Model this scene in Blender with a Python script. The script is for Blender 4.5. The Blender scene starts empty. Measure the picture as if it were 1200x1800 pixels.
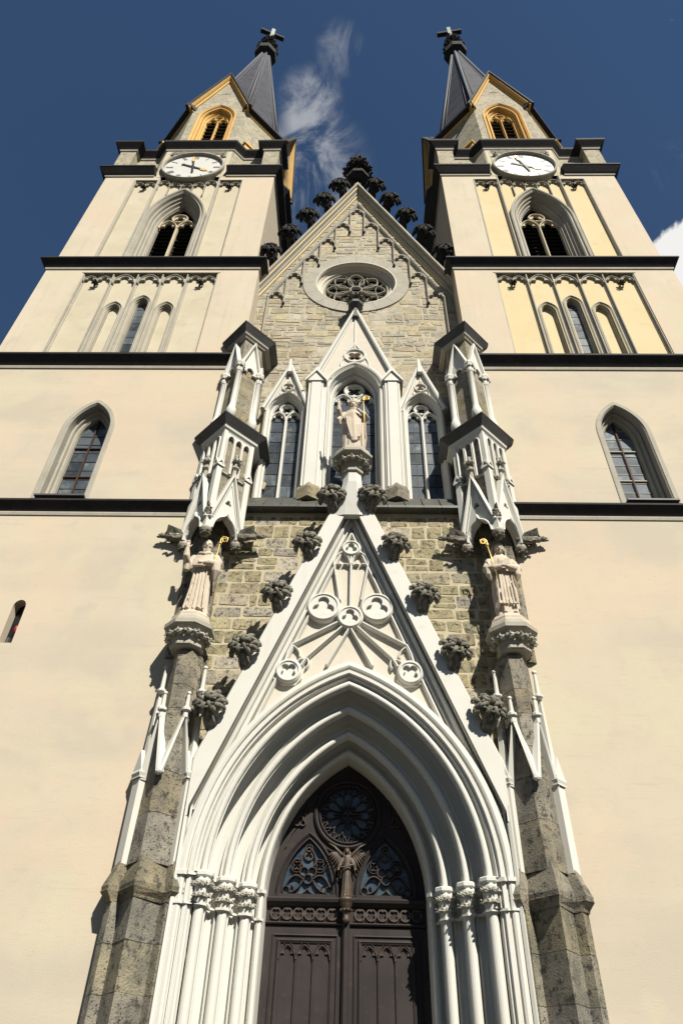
import bpy, bmesh, math, random
from math import pi, sin, cos, sqrt, atan2, radians
from mathutils import Vector, Matrix, noise
from mathutils.geometry import tessellate_polygon

# ------------------------------------------------------------------ camera, world, sun
scene = bpy.context.scene
COL = scene.collection
CAMPOS = Vector((0.1746, -14.0, 1.7))
def setup_camera():
    p, r, y = 0.72825, 0.03046, -0.032977
    F = Vector((sin(y)*cos(p), cos(y)*cos(p), sin(p)))
    R = Vector((cos(y), -sin(y), 0)); U = R.cross(F)
    R2 = R*cos(r)+U*sin(r); U2 = -R*sin(r)+U*cos(r)
    cam = bpy.data.cameras.new('camera'); o = bpy.data.objects.new('camera', cam); COL.objects.link(o)
    m = Matrix((R2, U2, -F)).transposed().to_4x4(); m.translation = CAMPOS
    o.matrix_world = m
    cam.sensor_fit = 'VERTICAL'; cam.sensor_height = 36.0; cam.sensor_width = 24.0; cam.lens = 24.0
    cam.clip_start = 0.1; cam.clip_end = 3000
    scene.camera = o
setup_camera()

SUN_DIR = Vector((0.52, -1.0, 1.17)).normalized()      # towards the sun
SUN_EL = math.asin(SUN_DIR.z); SUN_AZ = atan2(SUN_DIR.x, SUN_DIR.y)
def setup_world():
    w = bpy.data.worlds.new('World'); scene.world = w; w.use_nodes = True
    nt = w.node_tree; N = nt.nodes; L = nt.links; N.clear()
    out = N.new('ShaderNodeOutputWorld'); bg = N.new('ShaderNodeBackground')
    sky = N.new('ShaderNodeTexSky'); sky.sky_type = 'NISHITA'; sky.sun_disc = False
    sky.sun_elevation = SUN_EL; sky.sun_rotation = SUN_AZ
    sky.altitude = 650; sky.air_density = 1.0; sky.dust_density = 0.1; sky.ozone_density = 1.6
    tc = N.new('ShaderNodeTexCoord')
    # colour grade of the clear sky towards the deep slate blue of the photograph
    hsv = N.new('ShaderNodeHueSaturation'); hsv.inputs['Saturation'].default_value = 1.12; hsv.inputs['Value'].default_value = 0.71
    L.new(sky.outputs[0], hsv.inputs['Color'])
    def math_(op, a, b=None, clamp=False):
        n = N.new('ShaderNodeMath'); n.operation = op; n.use_clamp = clamp
        for i, v in enumerate((a, b)):
            if v is None: continue
            if isinstance(v, (int, float)): n.inputs[i].default_value = v
            else: L.new(v, n.inputs[i])
        return n.outputs[0]
    def noise_(scale, detail, vec, dist=0.0, rough=0.55):
        n = N.new('ShaderNodeTexNoise'); n.inputs['Scale'].default_value = scale; n.inputs['Detail'].default_value = detail
        n.inputs['Distortion'].default_value = dist; n.inputs['Roughness'].default_value = rough
        L.new(vec, n.inputs['Vector']); return n.outputs['Fac']
    def near(d, lo, hi):          # soft disc of sky round the direction d
        n = N.new('ShaderNodeVectorMath'); n.operation = 'DOT_PRODUCT'; n.inputs[1].default_value = d
        L.new(tc.outputs['Generated'], n.inputs[0])
        m = N.new('ShaderNodeMapRange'); m.interpolation_type = 'SMOOTHSTEP'
        m.inputs[1].default_value = cos(radians(hi)); m.inputs[2].default_value = cos(radians(lo)); L.new(n.outputs['Value'], m.inputs[0])
        return m.outputs[0]
    def ramp(v, a, b):
        m = N.new('ShaderNodeMapRange'); m.interpolation_type = 'SMOOTHSTEP'; m.inputs[1].default_value = a; m.inputs[2].default_value = b
        L.new(v, m.inputs[0]); return m.outputs[0]
    mp = N.new('ShaderNodeMapping'); mp.inputs['Scale'].default_value = (1.0, 1.0, 0.55); mp.inputs['Rotation'].default_value = (0.3, 0.5, 0.2)
    L.new(tc.outputs['Generated'], mp.inputs['Vector'])
    n1 = noise_(11.0, 10, mp.outputs[0], 1.1, 0.66)
    n2 = noise_(2.1, 4, tc.outputs['Generated'], 0.3)
    wisp = math_('ADD', math_('ADD', math_('MULTIPLY', near(CLOUD_DIRS[0], 0.1, 2.0), .5), near(CLOUD_DIRS[1], 0.2, 2.7)), math_('ADD', near(CLOUD_DIRS[2], 1.2, 5.0), math_('MULTIPLY', near(CLOUD_DIRS[5], .3, 2.2), .22)), True)
    wisp = math_('MULTIPLY', wisp, ramp(n1, 0.45, 0.72))
    wisp = math_('MULTIPLY', wisp, 0.40)
    puff = ramp(math_('ADD', math_('ADD', near(CLOUD_DIRS[3], 0.2, 4.2), near(CLOUD_DIRS[4], 2, 12), True), math_('MULTIPLY', n1, 1.6)), 1.12, 1.42)
    scat = math_('MULTIPLY', math_('MULTIPLY', ramp(n2, 0.56, 0.74), ramp(n1, 0.42, 0.62)), 0.75)
    cl = math_('MAXIMUM', math_('MAXIMUM', wisp, puff), scat)
    # the scattered clouds lie lower in the sky
    sep = N.new('ShaderNodeSeparateXYZ'); L.new(tc.outputs['Generated'], sep.inputs[0])
    low = N.new('ShaderNodeMapRange'); low.inputs[1].default_value = 0.62; low.inputs[2].default_value = 0.35; L.new(sep.outputs['Z'], low.inputs[0])
    scat2 = math_('MULTIPLY', scat, low.outputs[0])
    cl = math_('MAXIMUM', math_('MAXIMUM', wisp, puff), scat2)
    mix = N.new('ShaderNodeMix'); mix.data_type = 'RGBA'
    L.new(cl, mix.inputs[0]); L.new(hsv.outputs[0], mix.inputs[6]); mix.inputs[7].default_value = (8.6, 8.5, 8.3, 1)
    L.new(mix.outputs[2], bg.inputs['Color']); bg.inputs['Strength'].default_value = 0.06
    L.new(bg.outputs[0], out.inputs['Surface'])
def cloud_dir(px, py):
    p, r, y = 0.72825, 0.03046, -0.032977
    F = Vector((sin(y)*cos(p), cos(y)*cos(p), sin(p))); R = Vector((cos(y), -sin(y), 0)); U = R.cross(F)
    R2 = R*cos(r)+U*sin(r); U2 = -R*sin(r)+U*cos(r)
    return tuple((F*1200+R2*(px-600)+U2*(900-py)).normalized())
# two thin wisps between the towers and the cumulus beyond the right one, as sky directions
CLOUD_DIRS = [cloud_dir(597, 85), cloud_dir(545, 180), cloud_dir(552, 310), cloud_dir(1212, 470), cloud_dir(1420, 560), cloud_dir(1185, 285)]
setup_world()
sl = bpy.data.lights.new('sun', 'SUN'); sl.energy = 5.0; sl.angle = radians(0.5); sl.color = (1.0, 0.945, 0.83)
so = bpy.data.objects.new('sun', sl); COL.objects.link(so); so.rotation_euler = SUN_DIR.to_track_quat('Z', 'Y').to_euler(); so.location = SUN_DIR*60
vs = scene.view_settings; vs.view_transform = 'Standard'; vs.look = 'None'; vs.exposure = 0.80; vs.gamma = 1.0; vs.use_curve_mapping = False

# ------------------------------------------------------------------ materials
MATS = {}
ALB = 0.68          # every base colour darkened to cut bounced light and deepen the shade
def material(name, c1, c2, rough=0.8, scale=3.0, c3=None, s3=18.0, t3=(0.55, 0.7), bump=0.0, bscale=30.0, metallic=0.0, rnd=0.0, streak=0.0, pits=0.0, pscale=9.0, hue=0.0, spec=0.3, lines=0.0, extra=None):
    """large noise mix c1..c2, optional fine dark/light speckle c3, streaks, pits, per-object brightness"""
    k_ = 1.0 if metallic else ALB; c1 = tuple(x*k_ for x in c1); c2 = tuple(x*k_ for x in c2); c3 = tuple(x*k_ for x in c3) if c3 else None
    m = bpy.data.materials.new(name); m.use_nodes = True; nt = m.node_tree; N = nt.nodes; L = nt.links
    b = N['Principled BSDF']; b.inputs['Roughness'].default_value = rough; b.inputs['Metallic'].default_value = metallic
    b.inputs['Specular IOR Level'].default_value = spec
    tc = N.new('ShaderNodeTexCoord'); geo = N.new('ShaderNodeNewGeometry'); vec = geo.outputs['Position']
    def mixc(f, a, c, mode='MIX'):
        n = N.new('ShaderNodeMix'); n.data_type = 'RGBA'; n.blend_type = mode
        if isinstance(f, float): n.inputs[0].default_value = f
        else: L.new(f, n.inputs[0])
        for i, v in ((6, a), (7, c)):
            if isinstance(v, tuple): n.inputs[i].default_value = (*v, 1)
            else: L.new(v, n.inputs[i])
        return n.outputs[2]
    def nz(sc, det=4, rough_=0.55, dist=0.0, v=None):
        n = N.new('ShaderNodeTexNoise'); n.inputs['Scale'].default_value = sc; n.inputs['Detail'].default_value = det
        n.inputs['Roughness'].default_value = rough_; n.inputs['Distortion'].default_value = dist; L.new(v or vec, n.inputs['Vector']); return n.outputs['Fac']
    def rng(v, a, c, lo=0.0, hi=1.0):
        n = N.new('ShaderNodeMapRange'); n.interpolation_type = 'SMOOTHSTEP'
        n.inputs[1].default_value = a; n.inputs[2].default_value = c; n.inputs[3].default_value = lo; n.inputs[4].default_value = hi
        L.new(v, n.inputs[0]); return n.outputs[0]
    col = mixc(rng(nz(scale, 5), 0.32, 0.68), c1, c2)
    if c3: col = mixc(rng(nz(s3, 6, 0.65), t3[0], t3[1]), col, c3)
    hgt = None
    if lines:      # faint lifts of the plasterers' boards, level bands with broken lines
        mp = N.new('ShaderNodeMapping'); mp.inputs['Scale'].default_value = (0.35, 0.35, 7.0); L.new(vec, mp.inputs['Vector'])
        col = mixc(rng(nz(1.0, 6, 0.7, 0, mp.outputs[0]), 0.57, 0.66, 0, lines*.55), col, tuple(x*0.80 for x in c2))
        mp2 = N.new('ShaderNodeMapping'); mp2.inputs['Scale'].default_value = (0.10, 0.10, 0.62); L.new(vec, mp2.inputs['Vector'])
        col = mixc(rng(nz(1.0, 3, 0.5, 0, mp2.outputs[0]), 0.42, 0.62, 0, lines*1.2), col, c3 or c2)
    if streak:
        mp = N.new('ShaderNodeMapping'); mp.inputs['Scale'].default_value = (4.0, 4.0, 0.22); L.new(vec, mp.inputs['Vector'])
        col = mixc(rng(nz(1.0, 6, 0.65, 0, mp.outputs[0]), 0.50, 0.75, 0, streak), col, tuple(x*0.45 for x in c1))
    if pits:
        vo = N.new('ShaderNodeTexVoronoi'); vo.inputs['Scale'].default_value = pscale*2.2; vo.inputs['Randomness'].default_value = 1.0
        ds = N.new('ShaderNodeVectorMath'); ds.operation = 'ADD'
        nn = N.new('ShaderNodeTexNoise'); nn.inputs['Scale'].default_value = pscale*1.5; nn.inputs['Detail'].default_value = 3; L.new(vec, nn.inputs['Vector'])
        sc_ = N.new('ShaderNodeVectorMath'); sc_.operation = 'SCALE'; sc_.inputs['Scale'].default_value = 0.12; L.new(nn.outputs['Color'], sc_.inputs[0])
        L.new(vec, ds.inputs[0]); L.new(sc_.outputs[0], ds.inputs[1]); L.new(ds.outputs[0], vo.inputs['Vector'])
        big = rng(nz(pscale*0.22, 3), 0.38, 0.6)
        p = rng(vo.outputs['Distance'], 0.10, 0.30, 1, 0)
        mm = N.new('ShaderNodeMath'); mm.operation = 'MULTIPLY'; L.new(p, mm.inputs[0]); L.new(big, mm.inputs[1])
        m2 = N.new('ShaderNodeMath'); m2.operation = 'MULTIPLY'; L.new(mm.outputs[0], m2.inputs[0]); m2.inputs[1].default_value = pits
        col = mixc(m2.outputs[0], col, tuple(x*0.16 for x in c1)); hgt = mm.outputs[0]
    if rnd or hue:
        oi = N.new('ShaderNodeObjectInfo')
        hs = N.new('ShaderNodeHueSaturation'); L.new(col, hs.inputs['Color'])
        L.new(rng(oi.outputs['Random'], 0, 1, 1-rnd, 1+rnd), hs.inputs['Value'])
        if hue:
            mu = N.new('ShaderNodeMath'); mu.operation = 'MULTIPLY'; mu.inputs[1].default_value = 17.31; L.new(oi.outputs['Random'], mu.inputs[0])
            fr = N.new('ShaderNodeMath'); fr.operation = 'FRACT'; L.new(mu.outputs[0], fr.inputs[0])
            L.new(rng(fr.outputs[0], 0, 1, 0.5-hue, 0.5+hue), hs.inputs['Hue'])
            mu2 = N.new('ShaderNodeMath'); mu2.operation = 'MULTIPLY'; mu2.inputs[1].default_value = 57.7; L.new(oi.outputs['Random'], mu2.inputs[0])
            fr2 = N.new('ShaderNodeMath'); fr2.operation = 'FRACT'; L.new(mu2.outputs[0], fr2.inputs[0])
            L.new(rng(fr2.outputs[0], 0, 1, 0.7, 1.2), hs.inputs['Saturation'])
        col = hs.outputs['Color']
    if extra: col = extra(N, L, vec, col, mixc, nz, rng)
    L.new(col, b.inputs['Base Color'])
    if bump:
        bp = N.new('ShaderNodeBump'); bp.inputs['Strength'].default_value = bump; bp.inputs['Distance'].default_value = 0.03
        L.new(nz(bscale, 6, 0.65), bp.inputs['Height']); nrm = bp.outputs[0]
        if hgt is not None:
            b2 = N.new('ShaderNodeBump'); b2.invert = True; b2.inputs['Strength'].default_value = 0.8; b2.inputs['Distance'].default_value = 0.03
            L.new(hgt, b2.inputs['Height']); L.new(nrm, b2.inputs['Normal']); nrm = b2.outputs[0]
        L.new(nrm, b.inputs['Normal'])
    MATS[name] = m
    return m
def slate_pattern(N, L, vec, col, mixc, nz, rng):
    # rows of small slates, level courses; far too small to pick apart in the picture
    sep = N.new('ShaderNodeSeparateXYZ'); L.new(vec, sep.inputs[0])
    add = N.new('ShaderNodeMath'); add.operation = 'ADD'; L.new(sep.outputs[0], add.inputs[0]); L.new(sep.outputs[1], add.inputs[1])
    cmb = N.new('ShaderNodeCombineXYZ'); L.new(add.outputs[0], cmb.inputs[0]); L.new(sep.outputs[2], cmb.inputs[1])
    br = N.new('ShaderNodeTexBrick'); br.inputs['Scale'].default_value = 1.0; br.inputs['Brick Width'].default_value = 0.24; br.inputs['Row Height'].default_value = 0.3
    br.inputs['Mortar Size'].default_value = 0.03; br.inputs['Color1'].default_value = (0.6, 0.6, 0.6, 1); br.inputs['Color2'].default_value = (1.35, 1.35, 1.35, 1); br.inputs['Mortar'].default_value = (0.35, 0.35, 0.35, 1)
    L.new(cmb.outputs[0], br.inputs['Vector'])
    return mixc(1.0, col, br.outputs['Color'], 'MULTIPLY')
def plaster_patches(N, L, vec, col, mixc, nz, rng):
    # repairs and lime washes of slightly different tint, crazed hairlines
    col = mixc(rng(nz(0.22, 5, 0.6), 0.45, 0.58, 0, 0.6), col, (0.50, 0.405, 0.305))
    col = mixc(rng(nz(0.31, 6, 0.6, 0.4), 0.50, 0.64, 0, 0.65), col, (0.47, 0.43, 0.31))
    mp = N.new('ShaderNodeMapping'); mp.inputs['Scale'].default_value = (1.3, 1.3, 6.0); L.new(vec, mp.inputs['Vector'])
    col = mixc(rng(nz(2.2, 7, 0.75, 0.3, mp.outputs[0]), 0.54, 0.66, 0, 0.30), col, (0.37, 0.32, 0.245))
    return mixc(rng(nz(11.0, 7, 0.8), 0.57, 0.70, 0, 0.35), col, (0.38, 0.33, 0.255))
M = material
M('plaster', (0.685, 0.605, 0.475), (0.655, 0.575, 0.44), 0.9, 0.5, c3=(0.60, 0.535, 0.43), s3=1.3, t3=(.5, .75), bump=0.14, bscale=34, lines=0.8, spec=0.15, extra=plaster_patches)
M('plaster_upper', (0.73, 0.645, 0.505), (0.68, 0.60, 0.46), 0.9, 0.6, c3=(0.60, 0.535, 0.42), s3=1.6, t3=(.5, .8), bump=0.14, bscale=34, streak=0.25, spec=0.15, extra=plaster_patches)
M('plaster_panel', (0.70, 0.63, 0.475), (0.64, 0.57, 0.42), 0.9, 0.7, c3=(0.56, 0.50, 0.38), s3=2.0, t3=(.52, .8), bump=0.15, bscale=24, spec=0.15)
M('plaster_yellow', (0.79, 0.67, 0.42), (0.76, 0.625, 0.365), 0.9, 0.5, c3=(0.72, 0.60, 0.39), s3=2.0, bump=0.15, bscale=24, spec=0.15)
M('trim_stone', (0.50, 0.465, 0.385), (0.42, 0.39, 0.32), 0.85, 1.2, c3=(0.32, 0.30, 0.25), s3=5.0, t3=(.55, .8), bump=0.25, bscale=22, streak=0.3)
M('white_paint', (0.775, 0.765, 0.705), (0.74, 0.725, 0.65), 0.75, 0.9, c3=(0.62, 0.60, 0.505), s3=3.0, t3=(.58, .85), bump=0.08, bscale=40, streak=0.12)
M('white_panel', (0.73, 0.67, 0.565), (0.69, 0.63, 0.525), 0.8, 1.5, c3=(0.60, 0.545, 0.45), s3=4.0, t3=(.55, .85), bump=0.1, bscale=40)
M('tracery_cream', (0.70, 0.60, 0.42), (0.60, 0.51, 0.36), 0.85, 2.0, c3=(0.45, 0.39, 0.28), s3=6, t3=(.55, .8), bump=0.2)
M('mortar', (0.64, 0.56, 0.395), (0.54, 0.47, 0.33), 0.95, 1.5, c3=(0.40, 0.35, 0.25), s3=6, t3=(.54, .72), bump=0.5, bscale=30)
M('stone', (0.51, 0.445, 0.305), (0.36, 0.32, 0.225), 0.95, 4.5, c3=(0.13, 0.12, 0.09), s3=8, t3=(.50, .63), bump=0.8, bscale=30, rnd=0.22, hue=0.010, pits=0.9, pscale=10)
M('stone_upper', (0.58, 0.505, 0.365), (0.45, 0.395, 0.285), 0.95, 3.0, c3=(0.26, 0.235, 0.175), s3=7, t3=(.53, .68), bump=0.7, bscale=26, rnd=0.16, hue=0.008, pits=0.7, pscale=8)
M('mortar_upper', (0.60, 0.53, 0.38), (0.50, 0.44, 0.31), 0.95, 1.3, c3=(0.36, 0.325, 0.24), s3=5, t3=(.54, .74), bump=0.5, bscale=26)
M('tuff', (0.37, 0.325, 0.235), (0.205, 0.19, 0.15), 0.97, 2.0, c3=(0.085, 0.08, 0.068), s3=7, t3=(.51, .66), bump=0.9, bscale=30, rnd=0.10, hue=0.006, pits=1.0, pscale=8, streak=0.25)
M('tuff_clean', (0.40, 0.345, 0.245), (0.27, 0.24, 0.175), 0.97, 2.6, c3=(0.14, 0.13, 0.10), s3=9, t3=(.52, .68), bump=0.9, bscale=34, rnd=0.12, hue=0.008, pits=0.9, pscale=10)
M('rubble_tower', (0.56, 0.50, 0.375), (0.42, 0.38, 0.28), 0.95, 1.8, c3=(0.25, 0.23, 0.18), s3=5, t3=(.5, .66), bump=0.8, bscale=14, pits=0.6, pscale=5)
M('lead', (0.026, 0.024, 0.025), (0.038, 0.035, 0.034), 0.75, 2.0, c3=(0.06, 0.055, 0.05), s3=7, t3=(.55, .75), bump=0.2, bscale=15, spec=0.2)
M('lead_grey', (0.11, 0.105, 0.10), (0.075, 0.072, 0.07), 0.6, 2.0, c3=(0.15, 0.14, 0.125), s3=7, t3=(.55, .75), bump=0.2, bscale=15, spec=0.4)
M('ledge_lead', (0.06, 0.065, 0.055), (0.09, 0.09, 0.075), 0.55, 2.0, c3=(0.13, 0.13, 0.10), s3=5, bump=0.2, bscale=12, spec=0.4)
M('slate', (0.036, 0.039, 0.062), (0.056, 0.06, 0.085), 0.75, 0.8, c3=(0.085, 0.09, 0.112), s3=4, t3=(.55, .75), bump=0.4, bscale=12, spec=0.2, extra=slate_pattern)
M('slate_rib', (0.058, 0.063, 0.085), (0.045, 0.05, 0.068), 0.65, 1.5, spec=0.25, c3=(0.10, 0.105, 0.12), s3=6, t3=(.55, .75))
M('ochre', (0.80, 0.50, 0.15), (0.74, 0.46, 0.14), 0.85, 1.5, c3=(0.60, 0.38, 0.13), s3=4, t3=(.55, .8), bump=0.1)
M('dark_stone', (0.13, 0.122, 0.10), (0.30, 0.28, 0.225), 0.95, 8.0, c3=(0.46, 0.435, 0.35), s3=14, t3=(.54, .68), bump=0.8, bscale=40)
M('black_stone', (0.018, 0.017, 0.017), (0.045, 0.042, 0.038), 0.9, 5.0, c3=(0.16, 0.15, 0.13), s3=9, t3=(.6, .7), bump=0.8, bscale=30)
M('carved_white', (0.70, 0.68, 0.58), (0.58, 0.56, 0.47), 0.85, 8.0, c3=(0.16, 0.155, 0.13), s3=26, t3=(.52, .62), bump=0.9, bscale=45)  # dark speckle paints in the shaded gaps between carved leaves
M('statue_stone', (0.70, 0.60, 0.475), (0.65, 0.555, 0.44), 0.85, 3.0, c3=(0.42, 0.36, 0.28), s3=9, t3=(.58, .78), bump=0.25, bscale=60, streak=0.25)
M('wood_dark', (0.043, 0.037, 0.037), (0.057, 0.047, 0.045), 0.6, 1.5, c3=(0.08, 0.062, 0.053), s3=9, t3=(.55, .8), bump=0.15, bscale=50, spec=0.12, streak=0.4)
M('carved_wood', (0.065, 0.048, 0.040), (0.09, 0.064, 0.05), 0.55, 3.0, c3=(0.035, 0.029, 0.027), s3=9, t3=(.5, .7), bump=0.2, bscale=50)
M('bronze', (0.05, 0.036, 0.028), (0.10, 0.068, 0.042), 0.5, 6.0, c3=(0.19, 0.13, 0.075), s3=8, t3=(.55, .75), bump=0.2, bscale=50, spec=0.5)
M('glass', (0.055, 0.068, 0.085), (0.10, 0.118, 0.132), 0.22, 0.9, c3=(0.17, 0.19, 0.185), s3=2.6, t3=(.5, .7), rnd=0.4, bump=0.06, bscale=5, spec=0.4)
M('glass_sky_sheen', (0.20, 0.225, 0.245), (0.145, 0.165, 0.195), 0.7, 1.2, c3=(0.31, 0.34, 0.34), s3=3, t3=(.5, .7), rnd=0.35, bump=0.06, bscale=5, spec=0.12)  # lighter copy of glass; sky reflection painted into the base colour
M('glass_dark', (0.010, 0.012, 0.018), (0.02, 0.024, 0.032), 0.2, 1.2, rnd=0.4, bump=0.06, bscale=5, spec=0.4)
M('glass_blue', (0.05, 0.085, 0.12), (0.03, 0.045, 0.085), 0.3, 3.0, c3=(0.10, 0.14, 0.13), s3=7, t3=(.5, .7), rnd=0.3, spec=0.5)
M('lead_came', (0.03, 0.03, 0.034), (0.05, 0.05, 0.055), 0.6, 3.0)
M('iron_rust', (0.09, 0.04, 0.026), (0.05, 0.028, 0.022), 0.8, 9.0)
M('came_light', (0.46, 0.44, 0.36), (0.36, 0.34, 0.28), 0.7, 6.0)
M('louvre', (0.05, 0.049, 0.046), (0.032, 0.031, 0.03), 0.75, 2.0, c3=(0.085, 0.08, 0.07), s3=6, bump=0.2)
M('louvre_grey', (0.24, 0.22, 0.185), (0.18, 0.165, 0.14), 0.8, 2.0, c3=(0.12, 0.11, 0.095), s3=5, bump=0.2)
M('gold', (0.78, 0.57, 0.20), (0.66, 0.46, 0.14), 0.45, 6.0, metallic=0.55)
M('clock_white', (0.78, 0.77, 0.72), (0.74, 0.73, 0.68), 0.5, 1.0, c3=(0.66, 0.64, 0.58), s3=3, t3=(.55, .8))
M('numeral_grey', (0.16, 0.17, 0.19), (0.2, 0.2, 0.22), 0.6, 1.0)
M('hand_black', (0.02, 0.02, 0.026), (0.03, 0.03, 0.034), 0.5, 1.0)
M('verdigris', (0.34, 0.42, 0.37), (0.28, 0.35, 0.31), 0.7, 4.0)
M('paving', (0.065, 0.064, 0.06), (0.052, 0.051, 0.048), 0.9, 0.8, c3=(0.045, 0.044, 0.042), s3=3, bump=0.4)
M('woodland', (0.035, 0.055, 0.022), (0.05, 0.075, 0.03), 0.95, 0.02, c3=(0.025, 0.04, 0.018), s3=0.15, bump=0.5, bscale=0.3)
M('red_paint', (0.42, 0.02, 0.03), (0.36, 0.02, 0.03), 0.5, 4.0)
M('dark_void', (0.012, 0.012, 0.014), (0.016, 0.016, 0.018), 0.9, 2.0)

# ------------------------------------------------------------------ mesh helpers
def circ_offset(pts, n, closed):
    """offset a 2-D polyline to its left by n with mitred corners"""
    out = []; m = len(pts)
    for i in range(m):
        p = pts[i]
        a = pts[i-1] if (i > 0 or closed) else None
        b = pts[(i+1) % m] if (i < m-1 or closed) else None
        d1 = None; d2 = None
        if a is not None:
            l = math.hypot(p[0]-a[0], p[1]-a[1]) or 1e-9; d1 = ((p[0]-a[0])/l, (p[1]-a[1])/l)
        if b is not None:
            l = math.hypot(b[0]-p[0], b[1]-p[1]) or 1e-9; d2 = ((b[0]-p[0])/l, (b[1]-p[1])/l)
        if d1 is None: d1 = d2
        if d2 is None: d2 = d1
        n1 = (-d1[1], d1[0]); n2 = (-d2[1], d2[0])
        k = 1 + n1[0]*n2[0] + n1[1]*n2[1]; k = max(k, 0.25)
        out.append((p[0]+n*(n1[0]+n2[0])/k, p[1]+n*(n1[1]+n2[1])/k))
    return out

class MB:
    def __init__(s, mat4=None): s.v = []; s.f = []; s.sm = []; s.M = mat4
    def add(s, vs, fs, smooth=False):
        o = len(s.v); M4 = s.M
        if M4 is None: s.v += [tuple(v) for v in vs]
        else: s.v += [tuple(M4 @ Vector(v)) for v in vs]
        s.f += [tuple(i+o for i in f) for f in fs]; s.sm += [smooth]*len(fs)
        return s
    def box(s, x0, x1, y0, y1, z0, z1):
        return s.add([(x0,y0,z0),(x1,y0,z0),(x1,y1,z0),(x0,y1,z0),(x0,y0,z1),(x1,y0,z1),(x1,y1,z1),(x0,y1,z1)],
                     [(3,2,1,0),(4,5,6,7),(0,1,5,4),(1,2,6,5),(2,3,7,6),(3,0,4,7)])
    def prism(s, poly, y0, y1, holes=(), bev=0.0):
        """x-z polygon with holes, from y0 (front) back to y1"""
        loops = [list(poly)]+[list(h) for h in holes]
        flat = [p for l in loops for p in l]
        tri = tessellate_polygon([[Vector((p[0], p[1], 0)) for p in l] for l in loops])
        n = len(flat)
        vs = [(p[0], y0, p[1]) for p in flat]+[(p[0], y1, p[1]) for p in flat]
        fs = [tuple(t) for t in tri]+[tuple(i+n for i in reversed(t)) for t in tri]
        o = 0
        for l in loops:
            m = len(l)
            for i in range(m): a, b = o+i, o+(i+1) % m; fs.append((a, b, b+n, a+n))
            o += m
        return s.add(vs, fs)
    def loft(s, rings, cap=True, smooth=False, closed=True):
        n = len(rings[0]); vs = [p for r in rings for p in r]; fs = []
        for k in range(len(rings)-1):
            for i in range(n if closed else n-1):
                a = k*n+i; b = k*n+(i+1) % n; fs.append((a, b, b+n, a+n))
        if cap:
            fs.append(tuple(reversed(range(n)))); fs.append(tuple(range((len(rings)-1)*n, len(rings)*n)))
        return s.add(vs, fs, smooth)
    def plan(s, levels, cap=True):
        """levels: [(polygon xy, z)]"""
        return s.loft([[(x, y, z) for x, y in poly] for poly, z in levels], cap)
    def lathe(s, cx, cy, prof, n=8, rot=None, smooth=False):
        rot = pi/n if rot is None else rot
        return s.loft([[(cx+r*cos(rot+2*pi*i/n), cy+r*sin(rot+2*pi*i/n), z) for i in range(n)] for r, z in prof], True, smooth)
    def sweep(s, pts, prof, closed=False, smooth=False, cap=True):
        """profile [(offset to the left of the path, y)] along an x-z path"""
        offs = {}
        for n_, y in prof:
            if n_ not in offs: offs[n_] = circ_offset(pts, n_, closed)
        m = len(pts); k = len(prof); vs = []
        for n_, y in prof: vs += [(p[0], y, p[1]) for p in offs[n_]]
        fs = []
        for j in range(k-1):
            for i in range(m if closed else m-1):
                a = j*m+i; b = j*m+(i+1) % m; fs.append((a, b, b+m, a+m))
        if cap and not closed and k > 2:
            fs.append(tuple(j*m for j in range(k))); fs.append(tuple(j*m+m-1 for j in reversed(range(k))))
        return s.add(vs, fs, smooth)
    def asweep(s, xc, w, z0, zs, c, prof, seg=12):
        """profile [(outward offset, y)] round a pointed arch, all arcs concentric"""
        rings = [[(x, y, z) for x, z in arch(xc, w+n_, z0, zs, c, seg)] for n_, y in prof]
        return s.loft(rings, False, False, False)
    def bar(s, pts, w, d, y, closed=False):
        """a moulded bar of half width w standing d proud (towards -y) of the plane y"""
        return s.sweep(pts, [(-w, y), (-w, y-d*.45), (-w*.35, y-d), (w*.35, y-d), (w, y-d*.45), (w, y)], closed)
    def tube(s, pts, rad, n=7, smooth=True, cap=True):
        pts = [Vector(p) for p in pts]; m = len(pts)
        if isinstance(rad, (int, float)): rad = [rad]*m
        rings = []; up = Vector((0.13, 0.21, 1)).normalized(); pa = None
        for i in range(m):
            t = (pts[min(i+1, m-1)]-pts[max(i-1, 0)]).normalized()
            if pa is None: a = t.cross(up); a = a.normalized() if a.length > 1e-4 else Vector((1, 0, 0))
            else: a = (pa-t*pa.dot(t)).normalized()
            pa = a; b = t.cross(a)
            rings.append([tuple(pts[i]+(a*cos(2*pi*k/n)+b*sin(2*pi*k/n))*rad[i]) for k in range(n)])
        return s.loft(rings, cap, smooth)
    def blob(s, c, r, sub=1, jit=0.0, seed=0, rot=None):
        vs, fs = ICO[sub]; rnd = random.Random(seed); R = rot or Matrix.Identity(3)
        if isinstance(r, (int, float)): r = (r, r, r)
        out = []
        for v in vs:
            k = 1+rnd.uniform(-jit, jit)
            out.append(tuple(Vector(c)+R @ Vector((v[0]*r[0]*k, v[1]*r[1]*k, v[2]*r[2]*k))))
        return s.add(out, fs, True)
    def mesh(s, name, mat, origin=Vector((0, 0, 0)), bevel=0.0):
        me = bpy.data.meshes.new(name)
        me.from_pydata([(v[0]-origin[0], v[1]-origin[1], v[2]-origin[2]) for v in s.v], [], s.f)
        bm = bmesh.new(); bm.from_mesh(me); bmesh.ops.recalc_face_normals(bm, faces=bm.faces)
        bm.to_mesh(me); bm.free()
        for p, sm in zip(me.polygons, s.sm): p.use_smooth = sm
        me.materials.append(MATS[mat]); return me
    def build(s, name, mat, parent=None, **k):
        org = ORG.get(parent.name, Vector((0, 0, 0))) if parent else Vector((0, 0, 0))
        return link(name, s.mesh(name, mat, org), parent, org, **k)
ORG = {}
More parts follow.
